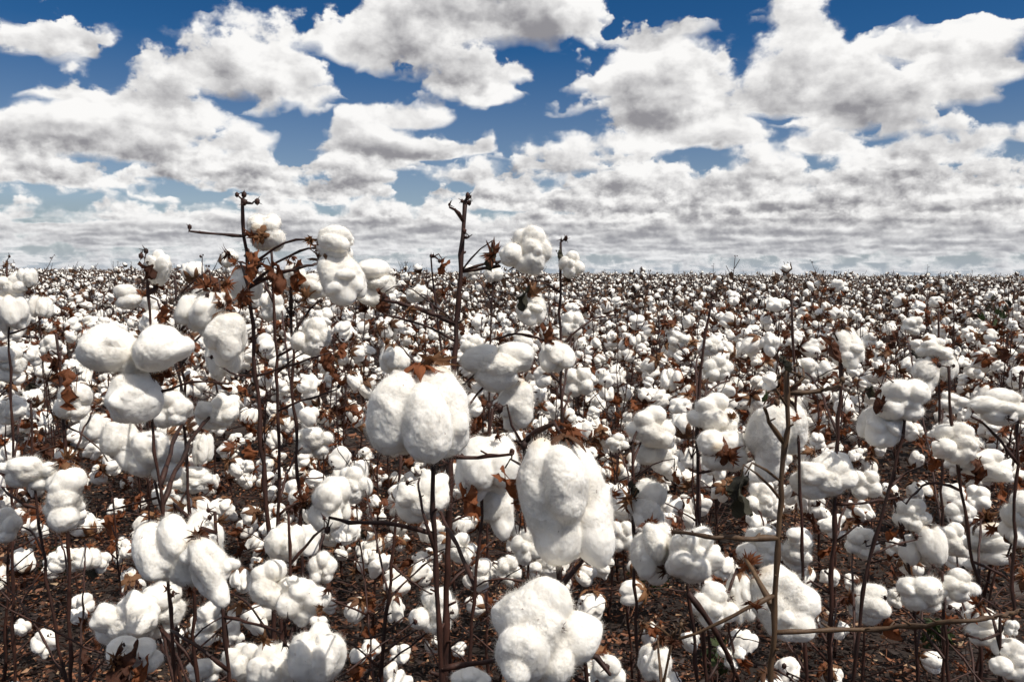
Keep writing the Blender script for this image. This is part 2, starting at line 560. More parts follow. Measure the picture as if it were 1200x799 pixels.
def cotton_geo(kind, seed, sub, fib=0, fib_len=0.10, fib_w=0.0022):
    """cotton of one boll: x, y in [-.5, .5], z in [0, 1]"""
    g = np.random.default_rng(seed)
    d, f = ico(sub)
    L = lobes_of(kind, g)
    ts = []
    for c, rad, ax in L:
        Rm = rot_to(ax)
        S = (Rm / np.asarray(rad)).T                       # S = diag(1/r) R^T
        dd = d @ S.T
        cc = S @ np.asarray(c)
        A = (dd ** 2).sum(1)
        B = dd @ cc
        Cc = cc @ cc - 1.0
        disc = B * B - A * Cc
        ok = (disc > 0)
        t = np.where(ok, (B + np.sqrt(np.maximum(disc, 0))) / A, 0.0)
        ts.append(np.where(t > 0, t, 0.0))
    ts = np.array(ts)
    k = {'tail': 0.045, 'drape': 0.022}.get(kind, 0.032)
    mx = ts.max(0)
    r = mx + k * np.log(np.exp((ts - mx) / k).sum(0)) - k * 0.3
    r = np.maximum(r, 0.22)
    v = d * r[:, None]
    off = g.uniform(0, 20, 3)
    amp = 0.085 * vnoise(v * 1.7 + off) + 0.040 * vnoise(v * 3.9 + off)
    if sub >= 4:
        amp = amp + 0.014 * vnoise(v * 8.1 + off) + 0.008 * vnoise(v * 17.0 + off)
    if sub >= 5:
        amp = amp + 0.005 * vnoise(v * 37.0 + off)
    v = v + d * amp[:, None]
    lo, hi = v.min(0), v.max(0)
    sc = hi - lo
    v = (v - (lo + hi) / 2) / sc
    v[:, 2] += 0.5
    # tan stain where the lint sits in the bur
    tone = np.clip(1.0 - v[:, 2] / 0.10, 0, 1) * 0.7 + 0.45 * np.clip((0.62 - r / r.mean()) * 3, 0, 1)
    mb = MB()
    mb.add(v, f, 0, tone)
    if fib:
        n = normals(v, f)
        ids = g.integers(0, len(v), fib)
        p0 = v[ids] + g.normal(0, 0.006, (fib, 3)) * 1.0
        nn = n[ids]
        flow = np.column_stack([vnoise(p0 * 5 + off + 3), vnoise(p0 * 5 + off + 8), vnoise(p0 * 5 + off + 14)]) * 2.2
        tang = np.cross(nn, flow + g.normal(0, 0.55, (fib, 3)))
        tang /= np.linalg.norm(tang, axis=1, keepdims=True) + 1e-9
        ln = fib_len * g.uniform(0.3, 1.0, fib)[:, None] * np.clip(0.75 + 0.95 * vnoise(p0 * 7 + off) + 0.4 * vnoise(p0 * 19 + off), 0.12, 2.2)[:, None]
        p0 = p0 - nn * ln * 0.12
        up = g.uniform(0.25, 1.0, (fib, 1))
        p1 = p0 + (nn * up * .6 + tang * .65) * ln * 0.5
        t2 = tang + g.normal(0, 0.8, (fib, 3))
        p2 = p1 + (nn * up * .25 + t2 * .45) * ln * 0.5
        w = np.cross(tang, nn) * fib_w
        vv = np.stack([p0 - w, p0 + w, p1 + w * .8, p1 - w * .8, p2], 1).reshape(-1, 3)
        b = (np.arange(fib) * 5)[:, None]
        ff = np.concatenate([b + [0, 1, 2], b + [0, 2, 3], b + [3, 2, 4]]).astype(np.int32)
        mb.add(vv, ff, 1, 0)
        mb.cn = np.concatenate([n, np.repeat(nn + 0.25 * tang, 5, axis=0)])
        mb.cn /= np.linalg.norm(mb.cn, axis=1, keepdims=True)
    return mb


def tube(mb, pts, rad, sides=6, mi=0, cap=True, knob=None, g=None):
    pts = np.asarray(pts, float)
    rad = np.broadcast_to(np.asarray(rad, float), (len(pts),)).copy()
    n = len(pts)
    tn = np.gradient(pts, axis=0)
    tn /= np.linalg.norm(tn, axis=1, keepdims=True) + 1e-12
    ref = np.array([0, 1.0, 0]) if abs(tn[0][1]) < 0.8 else np.array([1.0, 0, 0])
    rings = []
    a = np.arange(sides) * 2 * math.pi / sides
    for i in range(n):
        x = np.cross(ref, tn[i])
        x /= np.linalg.norm(x) + 1e-12
        y = np.cross(tn[i], x)
        rings.append(pts[i] + rad[i] * (np.cos(a)[:, None] * x + np.sin(a)[:, None] * y))
    v = np.concatenate(rings + [pts[:1], pts[-1:] + tn[-1:] * rad[-1]])
    f = []
    for i in range(n - 1):
        for j in range(sides):
            q = (j + 1) % sides
            A, B, C_, D = i * sides + j, i * sides + q, (i + 1) * sides + q, (i + 1) * sides + j
            f += [(A, B, C_), (A, C_, D)]
    if cap:
        for j in range(sides):
            q = (j + 1) % sides
            f.append((q, j, n * sides))
            f.append(((n - 1) * sides + j, (n - 1) * sides + q, n * sides + 1))
    mb.add(v, f, mi)


def smooth_path(pts, step, wob, g, per=3.0):
    """resample a polyline as a gently crooked path"""
    pts = np.asarray(pts, float)
    seg = np.linalg.norm(np.diff(pts, axis=0), axis=1)
    s = np.concatenate([[0], np.cumsum(seg)])
    n = max(3, int(s[-1] / step) + 1)
    u = np.linspace(0, s[-1], n)
    o = np.column_stack([np.interp(u, s, pts[:, k]) for k in range(3)])
    if n > 6:
        k = np.ones(5) / 5
        for c in range(3):
            pad = np.concatenate([np.repeat(o[:1, c], 2), o[:, c], np.repeat(o[-1:, c], 2)])
            sm = np.convolve(pad, k, 'valid')
            o[1:-1, c] = sm[1:-1]
    env = np.minimum(1, np.minimum(u, s[-1] - u) / (step * 2 + 1e-9))
    zig = np.where((np.arange(n) // 2) % 2 == 0, 1, -1)
    dirr = g.normal(0, 1, 3)
    dirr /= np.linalg.norm(dirr)
    o = o + (g.normal(0, wob * .5, (n, 3)) + zig[:, None] * dirr * wob * .7) * env[:, None]
    return o


def stem_geo(pts, r0, r1, g, step=0.035, wob=0.0022, sides=7, nodes=True, tip=None):
    """pts go from the ground up"""
    p = smooth_path(pts, step, wob, g)
    n = len(p)
    r = np.linspace(r0, r1, n)
    if nodes:
        r = r * (1 + np.where(np.arange(n) % 3 == 1, g.uniform(0.15, 0.5, n), 0))
    mb = MB()
    tube(mb, p, r, sides)
    if nodes:                                            # broken-off peduncle stubs at some nodes
        for i in range(2, n - 1, 2):
            if g.random() < 0.55:
                a = g.uniform(0, 6.28)
                ln = g.uniform(1.5, 4.0) * r[i]
                q = p[i] + np.array([math.cos(a), math.sin(a), 0.6]) * ln
                tube(mb, [p[i], q], [r[i] * .45, r[i] * .42], 5)
    if tip:                                              # the dried terminal buds
        for q in range(tip):
            dv_ = g.normal(0, 1, 3) * np.array([1, 1, .6]) + np.array([0, 0, .5])
            dv_ /= np.linalg.norm(dv_)
            e = p[-1] + dv_ * g.uniform(0.004, 0.014)
            tube(mb, [p[-1], e], [r1 * .6, r1 * .4], 4)
            vv, ff = ico(1)
            mb.add(vv * g.uniform(0.0020, 0.0042) * np.array([1, .8, 1.3]) + e, ff, 0)
            for h_ in range(3):
                w_ = g.normal(0, 1, 3)
                w_ /= np.linalg.norm(w_)
                tube(mb, [e, e + w_ * 0.008], [0.0011, 0.0003], 3)
    return mb, p, r


def spikes_leaf(g, size, teeth=5, curl=1.0):
    """a dried bract: a crumpled base with long curled teeth"""
    mb = MB()
    for i in range(teeth):
        a = (i - (teeth - 1) / 2) * 0.33 + g.normal(0, 0.06)
        ln = size * g.uniform(0.7, 1.15) * (1 - 0.12 * abs(i - (teeth - 1) / 2))
        n = 6
        u = np.linspace(0, 1, n)
        cx = np.sin(a) * u * ln
        cy = np.cos(a) * u * ln
        cz = (u ** 2) * ln * g.uniform(-0.3, 0.7) * curl + g.normal(0, 0.02 * size, n)
        w = size * 0.13 * (1 - u ** 1.4) * (1 + .3 * np.sin(u * 9 + i)) + 0.0003
        bx, by = np.cos(a), -np.sin(a)
        fold = w * g.uniform(-.9, .9)
        l_ = np.column_stack([cx - bx * w, cy - by * w, cz + fold])
        r_ = np.column_stack([cx + bx * w, cy + by * w, cz + fold])
        c_ = np.column_stack([cx, cy, cz])
        v = np.concatenate([l_, c_, r_])
        f = []
        for k in range(n - 1):
            f += [(k, n + k, n + k + 1), (k, n + k + 1, k + 1), (n + k, 2 * n + k, 2 * n + k + 1), (n + k, 2 * n + k + 1, n + k + 1)]
        mb.add(v, f)
    return mb.arrays()[:2]


def bur_geo(seed, rich=True):
    """four dried carpels splayed under the lint, with ragged bracts; unit boll diameter 1, base at the origin, +Z to the lint"""
    g = np.random.default_rng(seed)
    mb = MB()
    nc = 4 if g.random() < .6 else 5
    for i in range(nc):
        a = i * 2 * math.pi / nc + g.normal(0, 0.12)
        n = 8
        u = np.linspace(0, 1, n)
        rr = 0.05 + 0.42 * np.sin(u * 1.45) + 0.06 * u
        zz = -0.03 + 0.50 * u ** 1.7 + 0.02 * g.normal(0, 1, n) * u
        tipc = g.uniform(-.05, .16)
        rr = rr + tipc * u ** 4
        w = 0.155 * np.sin(np.clip(u * 0.92 + 0.10, 0, 1) * math.pi) ** 0.8 * (1 - u ** 5) + 0.006
        ca, sa = math.cos(a), math.sin(a)
        rows = []
        for k, sgn in enumerate((-1, -.5, 0, .5, 1)):
            cup = -0.10 * (1 - sgn * sgn) * np.sin(u * 3.0)
            x = (rr - cup) * ca - sgn * w * sa
            y = (rr - cup) * sa + sgn * w * ca
            rows.append(np.column_stack([x, y, zz + 0.02 * abs(sgn)]))
        v = np.concatenate(rows)
        f = []
        for c in range(4):
            for k in range(n - 1):
                A = c * n + k
                f += [(A, A + n, A + n + 1), (A, A + n + 1, A + 1)]
        mb.add(v, f)
    # receptacle
    vv, ff = ico(2)
    mb.add(vv * np.array([.09, .09, .06]) + np.array([0, 0, -0.02]), ff)
    if rich:
        for i in range(3):
            a = i * 2.09 + g.normal(0, .35)
            v, f = spikes_leaf(g, g.uniform(0.45, 0.80), g.integers(4, 7), 1.0)
            tilt = g.uniform(0.2, 1.5)
            Mx = np.array(Matrix.Rotation(a, 3, 'Z') @ Matrix.Rotation(tilt, 3, 'X'))
            v = v + np.array([0, 0.04, 0])
            mb.add(v @ Mx.T + np.array([0, 0, -0.04]), f)
    return mb


def leaf_geo(seed, crumple=1.0, lobes=3):
    """a crumpled lobed leaf about 1 across, petiole at the origin, hanging along -Z"""
    g = np.random.default_rng(seed)
    nr, na_ = 7, 34
    th = np.linspace(-2.6, 2.6, na_)
    prof = 0.34 + 0.36 * np.abs(np.cos(th * lobes / 2.0 * 0.62)) ** 1.6 + g.normal(0, 0.035, na_)
    v = []
    off = g.uniform(0, 20, 3)
    for i in range(nr):
        u = i / (nr - 1)
        x = np.sin(th) * prof * u
        y = np.cos(th) * prof * u + 0.10
        v.append(np.column_stack([x, y, np.zeros(na_)]))
    v = np.concatenate(v)
    z = crumple * (0.22 * vnoise(v * 3.2 + off) + 0.10 * vnoise(v * 8.0 + off)) + 0.9 * crumple * v[:, 0] ** 2 * g.uniform(-1, 1) + 0.5 * crumple * np.abs(v[:, 0]) * g.choice([-1, 1])
    x2 = v[:, 0] * max(0.3, 1 - 0.45 * crumple) + 0.12 * crumple * vnoise(v * 4 + off + 7)
    v = np.column_stack([x2, z, -v[:, 1]])
    f = []
    for i in range(nr - 1):
        for j in range(na_ - 1):
            A = i * na_ + j
            f += [(A, A + 1, A + na_ + 1), (A, A + na_ + 1, A + na_)]
    mb = MB()
    mb.add(v, f)
    tube(mb, [(0, 0, 0.16), (0.02, 0, 0.05), (0, 0, -0.1), (0, 0, -0.4)], [0.014, 0.014, 0.012, 0.006], 4)
    return mb


# ================================================================== prototypes (mesh data)
HI = {}
for kind, cnt in (('puff', 5), ('tail', 4), ('trio', 1), ('lump', 5), ('stack', 3)):
    HI[kind] = [cotton_geo(kind, 100 + 17 * i + len(kind) * 3, 6, 11000, 0.22, 0.0013).mesh('cotton_' + kind, [M_COTTON_HI, M_WISP], tone=True) for i in range(cnt)]
MID, LOW = [], []
for i, kind in enumerate(['puff', 'puff', 'lump', 'tail', 'puff', 'lump', 'stack', 'puff']):
    MID.append(cotton_geo(kind, 300 + i, 5, 1500, 0.19, 0.0032).mesh('cotton', [M_COTTON, M_WISP], tone=True))
    LOW.append(cotton_geo(kind, 300 + i, 4).mesh('cotton', [M_COTTON], tone=True))
BUR = [bur_geo(i).mesh('bur', [M_BUR if i % 3 else M_LEAF]) for i in range(8)]
BUR_LOW = BUR
LEAF = [leaf_geo(40 + i, 1.45).mesh('dry_leaf', [M_LEAF]) for i in range(5)]
LEAF_DARK = [leaf_geo(60 + i, 1.3).mesh('withered_leaf', [M_LEAF_DARK]) for i in range(2)]
LEAF_GREEN = [leaf_geo(70 + i, 0.35).mesh('green_leaf', [M_GREEN]) for i in range(2)]


BRACT = []
for i in range(8):
    g = np.random.default_rng(900 + i)
    mb = MB()
    for q in range(3):
        v, f = spikes_leaf(g, 0.75, int(g.integers(5, 8)), 1.3)
        Mx = np.array(Euler((g.uniform(-1.2, 1.2), g.uniform(-1.0, 1.0), g.uniform(0, 6.28))).to_matrix())
        mb.add(v @ Mx.T, f)
    BRACT.append(mb.mesh('dry_bract', [M_LEAF if i % 2 else M_BUR]))


def link(name, data, parent=None):
    o = bpy.data.objects.new(name, data)
    COL.objects.link(o)
    if parent:
        o.parent = parent
    return o


def tagd(o, label=None, cat=None, group=None, kind=None):
    for k, v in (('label', label), ('category', cat), ('group', group), ('kind', kind)):
        if v:
            o[k] = v
    return o


AXES = {'f': (0.05, -1, 0.12), 'b': (0.1, 1, 0.05), 'u': (0.08, -0.25, 1), 'd': (0.08, -0.2, -1), 'r': (1, -0.35, -0.1), 'l': (-1, -0.35, -0.1),
        'fd': (0.1, -0.8, -0.7), 'fu': (0.1, -0.8, 0.7), 'dr': (0.5, -0.3, -0.9), 'dl': (-0.5, -0.3, -0.9), 'br': (0.6, 0.7, 0.1)}


def place_boll(parent, origin, centre, w, h, axis, data, bur, spin=0.0, name='cotton_boll', bur_scale=1.0):
    """a boll centred at a world point, w wide and h high as seen from the front; returns the point of its bur"""
    ax = Vector(axis).normalized()
    ref = Vector((1, 0, 0)) if abs(ax.x) < 0.72 else Vector((0, 0, 1))
    x = (ref - ax * ref.dot(ax)).normalized()
    y = ax.cross(x)
    if abs(ax.x) >= 0.72:
        sz, sx, sy = w, h, (w + h) * .45
    elif abs(ax.z) >= 0.62:
        sz, sx, sy = h, w, w * .95
    else:
        sz, sx, sy = (w + h) * .42, w, h
    rot = Matrix((x, y, ax)).transposed()
    base = Vector(centre) - ax * sz * 0.5
    o = link(name, data, parent)
    o.location = base - origin
    o.rotation_euler = (rot).to_euler()
    o.scale = (sx, sy, sz)
    if bur is not None:
        b = link('bur', bur, o)
        s = min(sx, sy, sz * 1.1) * 0.92 * bur_scale
        b.rotation_euler = (0, 0, spin)
        # keep the bur's own round shape whatever the boll's proportions
        b.scale = (s / sx, s / sy, s / sz)
    return base, ax


def connect(parent, origin, stem_pts, target, ax, g, r=0.0016, mat=M_BARK, name='branch'):
    """a fruiting branch from the stem to the bur"""
    S = np.asarray(stem_pts)
    t = np.array(target)
    d = np.linalg.norm((S - t)[:, :2], axis=1)
    want = t[2] - 0.35 * d
    cost = np.abs(S[:, 2] - want) + 0.3 * d
    i = int(np.argmin(cost))
    s = S[i]
    L = np.linalg.norm(s - t)
    if L < 0.004:
        return
    back = t - np.array(ax) * min(0.02, L * .3)
    mid = s * .5 + back * .5 + np.array([0, 0, 0.10 * L]) + g.normal(0, 0.02 * L, 3)
    p = smooth_path([s, s * .7 + mid * .3 + np.array([0, 0, .01 * L]), mid, back, t], 0.018, 0.0013, g)
    n = len(p)
    rr = np.linspace(r * 1.5, r * .9, n) * (1 + np.where(np.arange(n) % 4 == 1, .3, 0))
    mb = MB()
    tube(mb, p - np.array(origin), rr, 5)
    o = link(name, mb.mesh(name, [mat]), parent)
    return o

# ================================================================== ground
gm = MB()
xs = np.concatenate([[-3000, -600, -120, -30], np.linspace(-12, 12, 61), [30, 120, 600, 3000]])
ys = np.concatenate([[-200, -30, -6], np.linspace(-2, 16, 46), [30, 120, 600, 3000]])
gx, gy = np.meshgrid(xs, ys)
gz = 0.05 * vnoise(np.column_stack([gx.ravel() * .9, gy.ravel() * .9, np.zeros(gx.size)]) + 9) + 0.02 * vnoise(np.column_stack([gx.ravel() * 3.1, gy.ravel() * 3.1, np.zeros(gx.size)]))
gz = np.where((np.abs(gx.ravel()) < 13) & (np.abs(gy.ravel()) < 17), gz, 0) - 0.03
nx_, ny_ = len(xs), len(ys)
ii = (np.arange(ny_ - 1)[:, None] * nx_ + np.arange(nx_ - 1)[None, :]).ravel()
gm.add(np.column_stack([gx.ravel(), gy.ravel(), gz]), np.concatenate([np.column_stack([ii, ii + 1, ii + nx_ + 1]), np.column_stack([ii, ii + nx_ + 1, ii + nx_])]))
ground = link('ground', gm.mesh('ground', [M_SOIL]))
tagd(ground, 'dark brown soil of the cotton field under fallen leaves', 'ground', kind='structure')


def litter(n, y0, y1, s0, s1, seed):
    g = np.random.default_rng(seed)
    yy = y0 + (y1 - y0) * g.random(n) ** 0.9
    xx = g.uniform(-1, 1, n) * (0.75 * yy + 0.8)
    # flakes: five-point curled shreds
    s = g.uniform(s0, s1, n) * g.uniform(.5, 1, n)
    ang = g.uniform(0, 6.283, n)
    asp = g.uniform(0.12, 0.75, n)
    base = np.array([[-.6, 0, .18], [-.15, .42, -.05], [.6, .14, .30], [.22, -.42, -.04], [-.2, -.34, .10]])
    v = np.repeat(base[None], n, 0) + g.normal(0, 0.13, (n, 5, 3))
    v[:, :, 1] *= asp[:, None]
    v *= s[:, None, None]
    til = g.uniform(-1.3, 1.3, n)
    c, s_ = np.cos(til)[:, None], np.sin(til)[:, None]
    y_, z_ = v[:, :, 1] * c - v[:, :, 2] * s_, v[:, :, 1] * s_ + v[:, :, 2] * c
    ca, sa = np.cos(ang)[:, None], np.sin(ang)[:, None]
    x_ = v[:, :, 0]
    out = np.stack([x_ * ca - y_ * sa + xx[:, None], x_ * sa + y_ * ca + yy[:, None], z_ + (g.random(n) ** 1.2 * (0.05 + 0.13 * np.clip(vnoise(np.column_stack([xx * 6, yy * 6, xx * 0])) * .8 + .4, 0, 1)))[:, None]], 2)
    b = (np.arange(n) * 5)[:, None]
    f = np.concatenate([b + [0, 1, 2], b + [0, 2, 3], b + [0, 3, 4]])
    tone = np.repeat(g.random(n), 5)
    return out.reshape(-1, 3), f, tone


lm = MB()
for a in ((120000, 0.7, 4.4, 0.007, 0.030, 1), (20000, 4.2, 9.0, 0.02, 0.06, 2)):
    v, f, tn_ = litter(*a)
    lm.add(v, f, 0, tn_)
g = np.random.default_rng(77)
for i in range(3000):                                    # fallen twigs and stalks
    y = 0.7 + 4.5 * g.random()
    x = g.uniform(-1, 1) * (0.75 * y + .6)
    L = g.uniform(0.04, 0.22)
    a = g.uniform(0, 6.28)
    z = g.uniform(0.0, 0.05)
    dv_ = np.array([math.cos(a), math.sin(a), g.uniform(-.15, .35)]) * L
    n0 = lm.n
    tube(lm, [np.array([x, y, z]), np.array([x, y, z]) + dv_ * .5 + g.normal(0, .006, 3), np.array([x, y, z]) + dv_], [.0018, .0016, .0010], 3, cap=False)
    lm.t[-1] = np.full(len(lm.v[-1]), g.choice([0.1, 0.4, 0.75, 0.97], p=[.4, .3, .2, .1]), np.float32)
lit = link('leaf_litter', lm.mesh('leaf_litter', [M_LITTER], tone=True, flat=True))
tagd(lit, 'brown shredded leaves and twigs fallen on the soil', 'leaf litter', kind='stuff')

